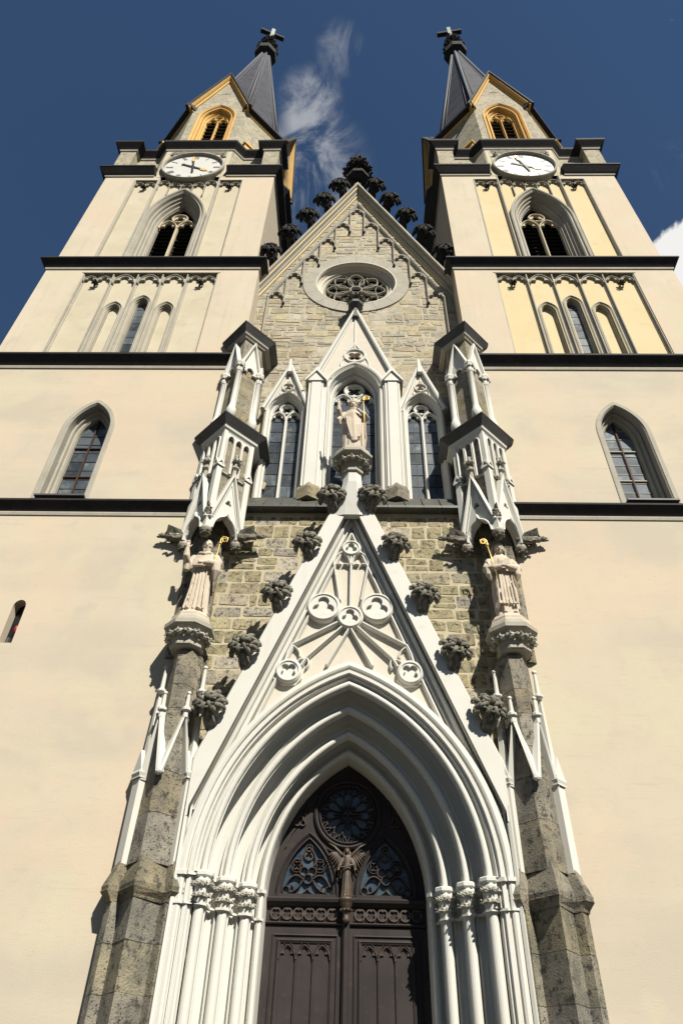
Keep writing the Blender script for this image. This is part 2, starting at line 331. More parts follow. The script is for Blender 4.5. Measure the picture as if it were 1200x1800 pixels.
def link(name, me, parent=None, org=Vector((0, 0, 0)), loc=None, rot=None, label=None, kind=None):
    o = bpy.data.objects.new(name, me); COL.objects.link(o)
    if parent: o.parent = parent
    ORG[o.name] = org
    if loc is not None: o.location = Vector(loc)-org
    if rot is not None: o.rotation_euler = rot
    if label: o['label'] = label
    if kind: o['kind'] = kind
    return o
def thing(name, loc, label, cat, group=None):
    o = bpy.data.objects.new(name, None); COL.objects.link(o); o.location = loc; o.empty_display_size = 0.3
    o['label'] = label; o['category'] = cat
    if group: o['group'] = group
    ORG[o.name] = Vector(loc); return o
def make_ico(sub):
    bm = bmesh.new(); bmesh.ops.create_icosphere(bm, subdivisions=sub, radius=1.0)
    bm.verts.ensure_lookup_table(); r = ([tuple(v.co) for v in bm.verts], [tuple(v.index for v in f.verts) for f in bm.faces]); bm.free(); return r
ICO = {1: make_ico(1), 2: make_ico(2), 3: make_ico(3)}
def mirror(s): return Matrix.Scale(-1, 4, (1, 0, 0)) if s < 0 else None

# 2-D shapes -----------------------------------------------------------------
def arch(xc, w, z0, zs, c, seg=10):
    """pointed arch outline from the left foot over the apex to the right foot; arcs of radius w+c about (xc±c, zs)"""
    R = w+c; a1 = math.acos(min(1, c/R)); pts = []
    if z0 < zs-1e-6: pts.append((xc-w, z0))
    for i in range(seg+1): a = a1*i/seg; pts.append((xc+c-R*cos(a), zs+R*sin(a)))
    pts += [(2*xc-x, z) for x, z in reversed(pts[:-1])]
    return pts
def apex(w, zs, c): return zs+sqrt((w+c)**2-c*c)
def circle(xc, zc, r, n=40, a0=0.0): return [(xc+r*cos(a0-2*pi*i/n), zc+r*sin(a0-2*pi*i/n)) for i in range(n)]   # clockwise: left is outside
def foil_r(th, k, rot, c, l):
    d = (th-rot) % (2*pi/k); d = min(d, 2*pi/k-d)
    return c*cos(d)+sqrt(max(0, l*l-(c*sin(d))**2))
def foil(xc, zc, R, k, rot=pi/2, n=None, c=None, l=None):
    c = (0.41 if k == 3 else 0.455)*R if c is None else c*R; l = (0.378 if k == 3 else 0.345)*R if l is None else l*R
    n = n or 14*k
    return [(xc+foil_r(a, k, rot, c, l)*cos(a), zc+foil_r(a, k, rot, c, l)*sin(a)) for a in [-2*pi*i/n for i in range(n)]]
def bez(a, b, c, n=6): return [((1-t)**2*a[0]+2*t*(1-t)*b[0]+t*t*c[0], (1-t)**2*a[1]+2*t*(1-t)*b[1]+t*t*c[1]) for t in [i/n for i in range(n+1)]]
def cusped(xc, w, zs, c, k=0.9):
    """trefoil-cusped opening inside a pointed arch: left foot to right foot"""
    top = apex(w, zs, c)-zs
    A = (xc-w*k, zs-0.02); C1 = (xc-w*0.36, zs+top*0.36); T = (xc, zs+top*0.86)
    L = bez(A, (xc-w*0.98, zs+top*0.50), C1, 5)+bez(C1, (xc-w*0.62, zs+top*0.66), T, 5)[1:]
    return L+[(2*xc-x, z) for x, z in reversed(L[:-1])]
def clip(poly, inside, isect):
    out = []
    for i in range(len(poly)):
        a, b = poly[i-1], poly[i]; ia, ib = inside(a), inside(b)
        if ia != ib: out.append(isect(a, b))
        if ib: out.append(b)
    return out
def clip_convex(poly, cl):
    """clip to a convex polygon given clockwise (x right, z up)"""
    for i in range(len(cl)):
        p, q = cl[i-1], cl[i]; ex, ez = q[0]-p[0], q[1]-p[1]
        f = lambda t: ex*(t[1]-p[1])-ez*(t[0]-p[0])
        def isect(a, b):
            fa, fb = f(a), f(b); t = fa/(fa-fb); return (a[0]+(b[0]-a[0])*t, a[1]+(b[1]-a[1])*t)
        poly = clip(poly, lambda t: f(t) <= 1e-9, isect)
        if len(poly) < 3: return []
    return poly

# composite pieces -------------------------------------------------------------
def lights(part, xc, w, z0, zs, c, y, nrow, mat, cols=2, gap=0.02, mull=0.05, seed=1, tops=None):
    """leaded panes of a pointed window, each pane a mesh of its own, clipped to the arch"""
    rnd = random.Random(seed); outline = arch(xc, w, z0, zs, c, 8); top = apex(w, zs, c); h = (top-z0)/nrow
    for k in range(cols):
        x0 = xc-w+2*w*k/cols+(mull if k else 0); x1 = xc-w+2*w*(k+1)/cols-(mull if k < cols-1 else 0)
        for r in range(nrow):
            za, zb = z0+h*r+gap/2, z0+h*(r+1)-gap/2
            p = clip_convex([(x0, za), (x0, zb), (x1, zb), (x1, za)], outline)
            if len(p) < 3: continue
            cx = sum(q[0] for q in p)/len(p); cz = sum(q[1] for q in p)/len(p)
            mb = MB(); mb.prism([(q[0]-cx, q[1]-cz) for q in p], -0.006, 0.006)
            org = ORG[part.name]
            link('pane', mb.mesh('pane', mat), part, org, loc=(cx, y, cz), rot=(rnd.uniform(-.02, .02), 0, rnd.uniform(-.02, .02)))
def head_plate(mb, xc, w, zs, c, y0, y1, k=0.9, dn=0.0):
    """solid tracery between a pointed arch and the cusped opening in it"""
    o = arch(xc, w, zs-0.02, zs, c, 8); i = cusped(xc, w, zs, c, k)
    mb.prism(o+list(reversed(i)), y0, y1)
def foil_plate(mb, xc, zc, R, k, y0, y1, rot=pi/2, rim=0.02, n=None):
    n = n or 14*k
    mb.prism(circle(xc, zc, R, n), y0, y1, [foil(xc, zc, R*(1-rim), k, rot, n)])
def leaf_mesh(name, mat, r, n, seed, up=0.75, squash=0.8, sub=1, core=0.62):
    """a knot of curled stone leaves"""
    rnd = random.Random(seed); mb = MB(); mb.blob((0, 0, 0), r*core, 2, 0.12, seed)
    for i in range(n):
        a = 2*pi*i/n*2.399*1.0+rnd.uniform(-.3, .3); e = math.asin(max(-.6, min(1, -0.55+1.5*(i+.5)/n*up+rnd.uniform(-.1, .1))))
        d = Vector((cos(a)*cos(e), sin(a)*cos(e), sin(e)*squash))
        q = d.to_track_quat('Z', 'Y').to_matrix()
        mb.blob(d*r*0.78, (r*rnd.uniform(.20, .30), r*rnd.uniform(.12, .2), r*rnd.uniform(.18, .3)), sub, 0.22, seed*50+i, q)
        t = d.cross(Vector((rnd.uniform(-1, 1), rnd.uniform(-1, 1), rnd.uniform(-1, 1)))).normalized()
        mb.blob(d*r*0.98+t*r*.1, r*rnd.uniform(.09, .15), 1, 0.2, seed*90+i)
    return mb
SHARED = {}
def shared_leaf(key, mat, **k):
    if (key, mat) not in SHARED: SHARED[(key, mat)] = leaf_mesh(key, mat, **k).mesh(key, mat)
    return SHARED[(key, mat)]
def crocket_mesh(mat):
    """stalk that leaves the slope and opens in a leafy head; local +z out from the slope, seen from -y"""
    if ('crocket', mat) in SHARED: return SHARED[('crocket', mat)]
    rnd = random.Random(7); mb = MB()
    mb.tube([(0, .12, -.10), (0, -.01, -.07), (0, -.11, .0), (0, -.13, .1), (0, -.12, .2)], [.13, .14, .115, .11, .14], 9)
    for k in (-1.5, -.5, .5, 1.5): mb.tube([(k*.06, -.08, -.12), (k*.055, -.17, -.06), (k*.05, -.225, .02), (k*.06, -.25, .12)], [.03, .034, .03, .035], 6)
    c0 = Vector((0, -.13, .26))
    for i in range(13):        # curling leaf tongues, each ending in a rolled tip
        a = 2*pi*i/13+rnd.uniform(-.12, .12); big = .9 if i % 2 else 1.12; lift = -.16 if i % 2 else -.05
        P = lambda t, q: c0+Vector((cos(a)*t*.29*big, lift*sin(pi*min(t, 1))-.05+q, sin(a)*t*.235*big))
        mb.tube([P(.1, 0), P(.45, -.05), P(.8, -.05), P(1.0, .0), P(.98, .06)], [.035, .054, .055, .05, .034], 7)
        for e in (-1, 1):
            u = Vector((-sin(a), 0, cos(a)))*e*.058; mb.blob(P(.62, -.04)+u, (.030, .028, .030), 1, .25, i*3+e); mb.blob(P(.95, -.03)+u*.9, (.031, .031, .031), 1, .25, i*5+e)
    for i in range(6):
        a = 2*pi*i/6+.3; mb.blob(c0+Vector((cos(a)*.13, -.20, sin(a)*.11)), .036, 1, .2, i)
    mb.blob((0, -.07, .27), (.13, .07, .11), 2, .1, 3)
    SHARED[('crocket', mat)] = mb.mesh('crocket', mat); return SHARED[('crocket', mat)]
def place(name, me, parent, loc, rot=(0, 0, 0), scale=1.0, label=None):
    o = link(name, me, parent, ORG[parent.name], loc=loc, rot=rot, label=label)
    o.scale = (scale,)*3 if isinstance(scale, (int, float)) else scale
    return o
def ring_poly(poly, prof):
    """profile [(outward offset, z)] round a clockwise-from-above... plan polygon (outward = right of travel)"""
    return [([(x, y) for x, y in circ_offset(poly, -o, True)], z) for o, z in prof]
def stones(parent, mat, x0, x1, z0, z1, y, hmin, hmax, wmin, wmax, outline=None, avoid=None, seed=1, proud=(0.008, 0.03), gap=0.022, limit=300, name='stone', rough=0.012):
    """coursed rubble: every stone its own small mesh, edges worn, proud of the mortar by an uneven amount"""
    rnd = random.Random(seed); z = z0; org = ORG[parent.name]; lst = []
    while z < z1:
        h = rnd.uniform(hmin, hmax); x = x0-rnd.uniform(0, wmax)
        while x < x1:
            w = rnd.uniform(wmin, wmax)*(0.6 if rnd.random() < .25 else 1); hh = h
            rects = [(x, x+w, z, z+h)]
            if rnd.random() < .16 and h > hmin*1.25: zm = z+h*rnd.uniform(.4, .6); rects = [(x, x+w, z, zm), (x, x+w, zm, z+h)]
            for (a, b, c, d) in rects:
                g = gap*rnd.uniform(.5, 1.3)
                j = lambda: rnd.uniform(-rough, rough)
                ch = min(.05, (d-c)*.2)*rnd.uniform(.3, 1)
                p = [(a+g+j(), c+g+ch), (a+g+j(), d-g-ch), (a+g+ch, d-g+j()), (b-g-ch, d-g+j()), (b-g+j(), d-g-ch), (b-g+j(), c+g+ch), (b-g-ch, c+g+j()), (a+g+ch, c+g+j())]
                if outline: p = clip_convex(p, outline)
                if len(p) < 3: continue
                cx = sum(q[0] for q in p)/len(p); cz = sum(q[1] for q in p)/len(p)
                if avoid and avoid(cx, cz, (b-a)/2, (d-c)/2): continue
                area = abs(sum(p[i-1][0]*p[i][1]-p[i][0]*p[i-1][1] for i in range(len(p))))/2
                if area < .008: continue
                lst.append((area, cx, cz, p, rnd.uniform(*proud)))
            x += w
        z += h
    def stone_mb(cx, cz, p, pr, local=True):
        ox, oz = (cx, cz) if local else (0, 0); oy = 0 if local else y
        inner = [(cx+(q[0]-cx)*(1-.018/max(.02, math.hypot(q[0]-cx, q[1]-cz))), cz+(q[1]-cz)*(1-.018/max(.02, math.hypot(q[0]-cx, q[1]-cz)))) for q in p]
        return [[(q[0]-ox, oy+.02, q[1]-oz) for q in p], [(q[0]-ox, oy-pr*.5, q[1]-oz) for q in p], [(q[0]-ox, oy-pr, q[1]-oz) for q in inner]]
    lst.sort(key=lambda t: -t[0])
    for area, cx, cz, p, pr in lst[:limit]:
        mb = MB(); mb.loft(stone_mb(cx, cz, p, pr)); link(name, mb.mesh(name, mat), parent, org, loc=(cx, y, cz))
    if len(lst) > limit:
        mb = MB()
        for area, cx, cz, p, pr in lst[limit:]: mb.loft(stone_mb(cx, cz, p, pr, False))
        mb.build('small_stones', mat, parent, kind='stuff')
    return len(lst)

# ------------------------------------------------------------------ the setting
g = MB(); g.box(-1500, 1500, -1500, 1500, -0.5, 0.0)
ground = g.build('ground', 'paving'); ground['kind'] = 'structure'

# unseen wooded slopes all round, added to block the bright low sky
hl = MB(); n_ = 72; rg = random.Random(2); ph = [rg.uniform(0, 6.28) for _ in range(6)]
def ridge(a): return 150+34*sin(3*a+ph[0])+26*sin(5*a+ph[1])+12*sin(11*a+ph[2])
hl.loft([[(cos(2*pi*i/n_)*r, sin(2*pi*i/n_)*r, (ridge(2*pi*i/n_)*f if f else -1)) for i in range(n_)] for r, f in ((330, 0), (420, .35), (540, .85), (640, 1.0), (900, .9))], False, True)
sky_block_hills = hl.build('sky_block_hills', 'woodland'); sky_block_hills['kind'] = 'structure'

# ------------------------------------------------------------------ nave front between the towers
nave = thing('nave_front', (0, 0.75, 0), 'tan rubble stone church gable with rose window standing between the two towers', 'church front')
LY = 0.15                                   # plane of the lower wall
WY = 0.75                                   # plane of the upper wall
ROSE = (0.0, 27.55)
GSL = 2.326                                 # slope of the big gable
def gable_z(x, top): return top-abs(x)*GSL
outer = [(-4.3, 14.0), (-4.3, gable_z(4.3, 35.9)), (0, 35.9), (4.3, gable_z(4.3, 35.9)), (4.3, 14.0)]
CW = dict(xc=0, w=0.74, zs=19.9, c=0.66)    # central window
SW = dict(w=0.52, zs=19.05, c=0.52)           # side windows
holes = [circle(0, ROSE[1], 1.62, 48), arch(0, CW['w'], 15.0, CW['zs'], CW['c'])]+[arch(s*2.24, SW['w'], 15.0, SW['zs'], SW['c']) for s in (-1, 1)]
mb = MB(); mb.prism(outer, WY+.02, WY+1.0, holes); wall_up = mb.build('wall', 'mortar_upper', nave)
mb = MB(); mb.prism([(-4.3, -.01), (-4.3, 14.3), (4.3, 14.3), (4.3, -.01)], LY, 2.4, [arch(0, 3.0, 0.01, 5.0, 1.6, 16)]); wall_lo = mb.build('wall', 'mortar', nave)
# nave body and roof behind the gable
mb = MB(); mb.box(-9.5, 9.5, 8.6, 48, 0, 19); mb.build('nave_wall', 'plaster', nave)
mb = MB(); mb.prism([(-4.25, 18), (-4.25, gable_z(4.25, 35.4)), (0, 35.4), (4.25, gable_z(4.25, 35.4)), (4.25, 18)], WY+1.0, 8.8); mb.prism([(-10, 19), (0, 34), (10, 19)], 8.8, 48.3); mb.build('roof', 'slate', nave)
# dark interior right behind the windows
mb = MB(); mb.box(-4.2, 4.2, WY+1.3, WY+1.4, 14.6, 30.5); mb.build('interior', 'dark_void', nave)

def in_feature(cx, cz, hw, hh):
    if math.hypot(cx, cz-ROSE[1]) < 2.1: return True
    if abs(cx) < 1.6 and cz < 19.9: return True
    if abs(cx) < 1.55+hw*.5 and cz < 24.6 and abs(cx) < (24.6-cz)*.33+.15: return True
    if 1.5 < abs(cx) < 2.95 and cz < 21.0 and abs(abs(cx)-2.24) < min(.72, (21.3-cz)*.34): return True
    if abs(cx) > 3.45 and cz < 26.5 and abs(cx) > 4.1: return True
    return False
outl = [(-3.98, 15.0), (-3.98, gable_z(3.98, 35.9)), (0, 35.75), (3.98, gable_z(3.98, 35.9)), (3.98, 15.0)]
stones(wall_up, 'stone_upper', -4.0, 4.0, 15.0, 35.7, WY+.02, 0.18, 0.46, 0.22, 1.0, outl, in_feature, seed=11, proud=(.002, .022), gap=.035, limit=230, rough=.045)
def in_portal(cx, cz, hw, hh):
    return abs(cx) < (14.6-cz)/2.6-.15 or abs(cx) > 3.85 or cz < 6.2
stones(wall_lo, 'stone', -3.8, 3.8, 6.2, 14.15, LY, 0.30, 0.46, 0.34, 0.85, None, in_portal, seed=5, proud=(.002, .016), gap=.03, limit=70, rough=.03)

# coping of the gable, crockets, finial
path = [(-4.0, gable_z(4.0, 35.75)), (0, 35.75), (4.0, gable_z(4.0, 35.75))]
mb = MB(); mb.sweep(path, [(.34, 1.9), (.34, .42), (.27, .36), (.20, .36), (.17, .42), (.17, .48), (.10, .48), (.06, .60), (.0, .62), (-.02, .70), (-.09, .70), (-.09, .78)])
mb.build('coping', 'trim_stone', nave)
mb = MB(); mb.sweep(path, [(.0, .625), (-.02, .695), (-.088, .695), (-.10, .76)]); mb.sweep(path, [(.172, .415), (.168, .475), (.105, .475), (.062, .595)]); mb.build('moulding', 'plaster_yellow', nave)
ang = atan2(1, GSL)
for s in (-1, 1):
    for x in (0.60, 1.28, 1.98, 2.68, 3.42):
        z = gable_z(x, 35.75)+.34/cos(pi/2-ang)*1.0
        o = place('crocket', crocket_mesh('black_stone'), nave, (s*(x+.12), .62, z+.30), (0, s*(pi/2-ang)*.35, 0), 1.55)
mb = MB(); mb.lathe(0, .95, [(.34, 36.5), (.12, 38.0)], 4, pi/4); mb.lathe(0, .95, [(.3, 37.6), (.62, 37.9), (.62, 38.15), (.42, 38.35), (.2, 38.5), (.16, 39.6)], 8)
fin = mb.build('finial', 'black_stone', nave)
for k in range(8):
    a = 2*pi*k/8+.2; place('leaf', shared_leaf('finial_leaf', 'black_stone', r=.3, n=14, seed=4), fin, (cos(a)*.55, .95+sin(a)*.55, 38.85), (0, 0, a), 1.0)
for k in range(4):
    a = 2*pi*k/4+.6; place('leaf', shared_leaf('finial_leaf', 'black_stone', r=.3, n=14, seed=4), fin, (cos(a)*.3, .95+sin(a)*.3, 39.9), (0, 0, a), 1.0)
mb = MB(); mb.lathe(0, .95, [(.1, 39.5), (.34, 40.2), (.34, 40.7), (.1, 40.8)], 6); mb.build('bud', 'black_stone', fin)

# stepped blind arcade under the coping
mb = MB(); fl = [(-3.52, gable_z(3.52, 34.75)), (0, 34.75), (3.52, gable_z(3.52, 34.75))]
mb.sweep(fl, [(.07, .77), (.06, .68), (.0, .62), (-.05, .66), (-.09, .72), (-.09, .77)]); mb.build('string_moulding', 'trim_stone', nave)
BW = 0.64
for i in range(-5, 6):
    xc = i*BW; zt = gable_z(xc, 34.75) if i else 34.75-.16*GSL
    zs = (gable_z(abs(xc)+BW*.5, 34.75)-.12) if i else 34.75-BW*.5*GSL-.22
    mb = MB(); head_plate(mb, xc, BW*.46, zs-.10, BW*.2, .66, .755); mb.sweep(arch(xc, BW*.44, zs-.1, zs-.1, BW*.2, 6), [(-.02, .755), (-.02, .64), (.03, .64), (.045, .755)])
    mb.build('arcade_arch', 'trim_stone', nave)
for s in (-1, 1):
    for i in range(0, 6):
        x = s*(i+.5)*BW; zt = gable_z(x, 34.75); last = i == 5
        mb = MB(); zb = 15.2 if last else gable_z(abs(x)+BW, 34.75)-.62
        mb.sweep([(x, zb), (x, zt)] if True else None, [(.045, .76), (.035, .68), (0, .63), (-.035, .68), (-.045, .76)])
        mb.build('arcade_shaft', 'trim_stone', nave)
        if not last:
            mb = MB(); mb.blob((x, .67, zb-.06), (.07, .06, .09), 1, .2, i); mb.build('pendant', 'black_stone', nave)

# rose window
rose = MB()
for k in range(16):      # voussoirs of the flat outer ring
    a0 = -2*pi*k/16; a1 = -2*pi*(k+1)/16; e = .004
    pts = [(ROSE[0]+2.19*cos(a0+(a1-a0)*t/5), ROSE[1]+2.19*sin(a0+(a1-a0)*t/5)) for t in range(6)]+[(ROSE[0]+1.66*cos(a0+(a1-a0)*t/5), ROSE[1]+1.66*sin(a0+(a1-a0)*t/5)) for t in range(5, -1, -1)]
    v = MB(); cx = sum(p[0] for p in pts)/12; cz = sum(p[1] for p in pts)/12
    v.prism([(cx+(p[0]-cx)*.988, cz+(p[1]-cz)*.988) for p in pts], WY-.035, WY+.1); 
    if k == 0: ring = v.build('rose_ring', 'trim_stone', nave)
    else: v.build('voussoir', 'trim_stone', ring)
cp = circle(0, ROSE[1], 1.62, 48)
rose.sweep(cp, [(.05, WY-.04), (0, WY-.045), (-.03, WY+.02), (-.03, WY+.14), (-.08, WY+.16), (-.08, WY+.2), (-.15, WY+.24), (-.20, WY+.24), (-.22, WY+.32), (-.28, WY+.34), (-.28, WY+.6)], True)
rw = rose.build('rose_window', 'white_panel', nave)
t = MB(); yb = WY+.42
t.bar(circle(0, ROSE[1], .24, 24), .045, .14, yb, True); t.bar(circle(0, ROSE[1], 1.32, 40), .05, .12, yb, True)
for k in range(8):
    a = 2*pi*k/8+pi/8*0+pi/2; ca, sa = cos(a), sin(a)
    def P(u, v): return (u*ca-v*sa, ROSE[1]+u*sa+v*ca)
    L = bez((.24, -.06), (.55, -.44), (.92, -.30), 6)+bez((.92, -.30), (1.18, -.16), (1.2, 0), 5)[1:]
    t.bar([P(*q) for q in L]+[P(u, -v) for u, v in reversed(L[:-1])], .03, .12, yb)
    for sg in (-1, 1): t.bar([P(*q) for q in bez((.93, sg*.29), (.80, sg*.18), (.80, sg*.05), 4)], .022, .09, yb)
    t.bar([P(*q) for q in bez((1.0, .30), (1.02, .40), (1.12, .46), 4)], .02, .08, yb)
t.build('tracery', 'trim_stone', rw)
for k in range(8):
    a0 = pi/2+2*pi*k/8-pi/8
    p = [(.05*cos(a0+pi/8), ROSE[1]+.05*sin(a0+pi/8))]+[(1.3*cos(a0-j*-pi/24), ROSE[1]+1.3*sin(a0+j*pi/24)) for j in range(7)]
    v = MB(); v.prism(p, yb+.03, yb+.04); v.build('pane', 'glass_dark', rw)

# lead ledge over the lower wall, seamed sheets
for k in range(12):
    x0 = -2.95+k*5.9/12; x1 = x0+5.9/12
    v = MB(); v.loft([[(x, y, z) for y, z in ((.72, 15.12), (.40, 15.08), (-.08, 14.36), (-.12, 14.36), (-.12, 14.28), (.0, 14.26), (.72, 14.3))] for x in (x0+.004, x1-.004)])
    v.tube([(x1, .38, 15.07), (x1, -.09, 14.39)], .018, 5)
    if k == 0: ledge = v.build('ledge', 'ledge_lead', nave)
    else: v.build('lead_sheet', 'ledge_lead', ledge)

def gothic_window(parent, name, xc, d, z0, yglass, gable_top, gable_half, gable_foot, yfront, nrow, seed, prof, tw, finial=False):
    """white gabled two-light window with panes, mullion, tracery and a little gable over it"""
    w, zs, c = d['w'], d['zs'], d['c']
    mb = MB(); mb.asweep(xc, w, z0, zs, c, prof); fr = mb.build(name, 'white_paint', parent)
    # gable: filled plate with a foiled roundel over the arch, moulded rakes
    n0 = max(p[0] for p in prof); n0 = min(n0, gable_half-w)
    ar = arch(xc, w+n0*.55, gable_foot, zs, c, 10)
    sl = (gable_top-gable_foot)/gable_half
    poly = [(xc-gable_half, gable_foot), (xc, gable_top), (xc+gable_half, gable_foot)]
    ins = [q for q in ar if q[1] >= gable_foot-1e-6]
    rz = apex(w+n0*.55, zs, c)+tw*1.22
    mb = MB()
    mb.prism(poly+[(x, z) for x, z in reversed(ins)], yfront+.10, yfront+.30, [foil(xc, rz, tw*.80, 4 if tw > .3 else 3, pi/2 if tw < .3 else pi/4, 40)])
    mb.build('gable_plate', 'white_panel', fr)
    mb = MB(); mb.sweep(poly, [(.16, WY+.1), (.16, yfront), (.08, yfront-.05), (0.02, yfront-.03), (0, yfront+.06), (-.05, yfront+.06), (-.06, yfront+.12)]); mb.bar(circle(xc, rz, tw*.9, 28), tw*.12, .06, yfront+.10, True)
    mb.bar([(xc, rz+tw*1.1), (xc, gable_top-.25)], tw*.08, .04, yfront+.1)
    for sg in (-1, 1): mb.bar(bez((xc+sg*tw*.75, rz+tw*.75), (xc+sg*tw*.15, rz+tw*1.1), (xc+sg*tw*.05, rz+tw*2.0), 6), tw*.06, .04, yfront+.1); mb.bar(bez((xc+sg*tw*.9, rz-tw*.3), (xc+sg*tw*1.3, rz-tw*.9), (xc+sg*tw*1.2, rz-tw*1.5), 5), tw*.06, .04, yfront+.1)
    mb.build('gable_moulding', 'white_paint', fr)
    # tracery of the lights
    lw = w/2; zl = zs-.22*w
    mb = MB(); yt = yglass-.10
    mb.sweep([(xc, z0), (xc, zl)], [(.05, yt+.09), (.05, yt), (.02, yt-.05), (-.02, yt-.05), (-.05, yt), (-.05, yt+.09)])
    top = apex(w, zs, c); lc = lw*.7
    for sg in (-1, 1):
        head_plate(mb, xc+sg*lw, lw*.98, zl, lc, yt, yt+.08); mb.bar(arch(xc+sg*lw, lw*.96, zl, zl, lc, 8), .035, .05, yt)
    lt = apex(lw, zl, lc); rr = min((top-lt)*.62, w*.46); rc = lt+rr*.55
    foil_plate(mb, xc, rc, rr, 4, yt, yt+.08, pi/4); mb.bar(circle(xc, rc, rr*.97, 24), .035, .05, yt, True)
    mb.bar(arch(xc, w-.03, zl, zs, c, 12), .035, .06, yt)
    mb.build('tracery', 'white_paint', fr)
    lights(fr, xc, w-.01, z0+.05, zs, c, yglass, nrow, 'glass', 2, .018, .04, seed)
    mb = MB(); h = (top-z0-.05)/nrow
    for r in range(1, nrow): mb.box(xc-w, xc+w, yglass-.022, yglass+.004, z0+.05+h*r-.012, z0+.05+h*r+.012)
    for sg in (-1, 1): mb.box(xc+sg*lw-.008, xc+sg*lw+.008, yglass-.016, yglass+.004, z0, top-.2)
    mb.build('saddle_bars', 'lead_came', fr)
    return fr
cprof = [(.36, WY+.1), (.36, .30), (.30, .26), (.24, .28), (.22, .36), (.17, .36), (.14, .30), (.10, .33), (.08, .45), (.05, .50), (.05, .58), (.01, .62), (-.02, .60), (-.05, .66), (-.05, .95)]
cwin = gothic_window(nave, 'central_window', 0, CW, 15.0, .92, 24.55, 1.28, 20.55, .22, 11, 3, cprof, .40)
sprof = [(.13, WY+.1), (.13, .50), (.10, .46), (.07, .48), (.06, .54), (.04, .56), (.03, .66), (.0, .70), (-.04, .72), (-.04, .95)]
for s in (-1, 1): gothic_window(nave, 'side_window', s*2.24, SW, 15.0, .90, 21.3, .68, 19.1, .42, 10, 20+s, sprof, .215)
# finial on the central window gable: stem, collar, leaf knot
mb = MB(); mb.lathe(0, .28, [(.13, 24.2), (.11, 24.9)], 8); mb.lathe(0, .28, [(.16, 24.8), (.30, 24.95), (.30, 25.1), (.14, 25.25), (.12, 25.9)], 8); f2 = mb.build('window_finial', 'lead_grey', nave)
for k in range(6):
    a = 2*pi*k/6; place('leaf', shared_leaf('small_leaf', 'dark_stone', r=.2, n=12, seed=9), f2, (cos(a)*.22, .28+sin(a)*.22, 25.45), (0, 0, a), 1.0)
for s in (-1, 1):
    mb = MB(); mb.lathe(s*2.24, .40, [(.10, 21.0), (.055, 21.75)], 4, pi/4); mb.build('window_spike', 'white_paint', nave)
# pilasters beside the central window, with gablets and stone feet
for s in (-1, 1):
    x = s*1.27
    mb = MB(); d = .27
    pl = [(x-d, .76), (x-d, .36), (x-d*.55, .20), (x+d*.55, .20), (x+d, .36), (x+d, .76)]
    mb.plan([(pl, 15.3), (pl, 20.35)]); pil = mb.build('pilaster', 'white_paint', nave)
    for sx in (-1, 1):
        mb = MB(); mb.box(x+sx*d*.80-.03, x+sx*d*.80+.03, .22, .30, 15.4, 20.2); mb.build('roll', 'white_paint', pil)
    mb = MB(); q = [(px*1.0, py) for px, py in pl]
    mb.prism([(x-.36, 20.2), (x-.36, 20.3), (x, 20.95), (x+.36, 20.3), (x+.36, 20.2), (x, 20.75)], .10, .76); mb.prism([(x-.28, 20.28), (x, 20.8), (x+.28, 20.28)], .16, .76); mb.build('gablet', 'white_paint', pil)
    mb = MB(); b = [(x-.36, .76), (x-.36, .25), (x, .02), (x+.36, .25), (x+.36, .76)]; b2 = [(x-.28, .76), (x-.28, .34), (x, .2), (x+.28, .34), (x+.28, .76)]
    mb.plan([(b, 14.85), (b, 15.25), (b2, 15.55)]); mb.build('foot', 'tuff_clean', pil)
# white framing strips at the outer edge of the side windows
for s in (-1, 1):
    for x, zt in ((1.62, 19.2), (2.86, 19.2)):
        mb = MB(); mb.plan([([(s*x-.09, .76), (s*x-.09, .56), (s*x-.04, .50), (s*x+.04, .50), (s*x+.09, .56), (s*x+.09, .76)], z) for z in (15.0, zt)]); mb.build('strip', 'white_paint', nave)

# ------------------------------------------------------------------ portal
portal = thing('portal', (0, -.3, 0), 'tall white gothic portal with stepped pointed arch and steep crocketed gable', 'portal')
RAKE = [(-3.05, 0), (-3.05, 6.2), (0, 14.2), (3.05, 6.2), (3.05, 0)]
mb = MB(); mb.sweep([(-3.05, 0), (-3.05, 6.3)], [(.09, .2), (.09, -.36), (.05, -.43), (0, -.40), (0, -.06)]); mb.sweep([(3.05, 6.3), (3.05, 0)], [(.09, .2), (.09, -.36), (.05, -.43), (0, -.40), (0, -.06)])
XE = 3.15; SLP = 8.0/3.05; TOPO = 15.42
def rake_poly(o): return [(-XE+o, 6.0), (-XE+o, TOPO-XE*SLP-o*.6), (0, TOPO-o*2.8), (XE-o, TOPO-XE*SLP-o*.6), (XE-o, 6.0), (3.05, 6.0), (3.05, 6.2), (0, 14.2), (-3.05, 6.2), (-3.05, 6.0)]
mb.loft([[(x, y, z) for x, z in rake_poly(o)] for o, y in ((0, .25), (0, -.33), (.045, -.42))], False); mb.prism(rake_poly(.045), -.421, -.30)
gab = mb.build('gable', 'white_paint', portal)
mb = MB(); mb.sweep(RAKE[1:4], [(-.001, -.06), (-.03, -.20), (-.07, -.23), (-.11, -.20), (-.13, -.12), (-.17, -.10), (-.19, -.15), (-.22, -.15), (-.24, -.02)]); mb.build('gable_moulding', 'white_paint', gab)
PW, PZ, PC = 1.6, 5.0, 1.6                     # inner arch of the portal: half width, springing, centre offset
ar = [q for q in arch(0, PW+1.45, 5.0, PZ, PC, 16)]
mb = MB(); mb.prism([(-3.05, 5.0), (-3.05, 6.2), (0, 14.2), (3.05, 6.2), (3.05, 5.0)]+[(3.04, 5.0)]+list(reversed(ar))[1:-1]+[(-3.04, 5.0)], -.03, .05); mb.build('tympanum_panel', 'white_panel', gab)
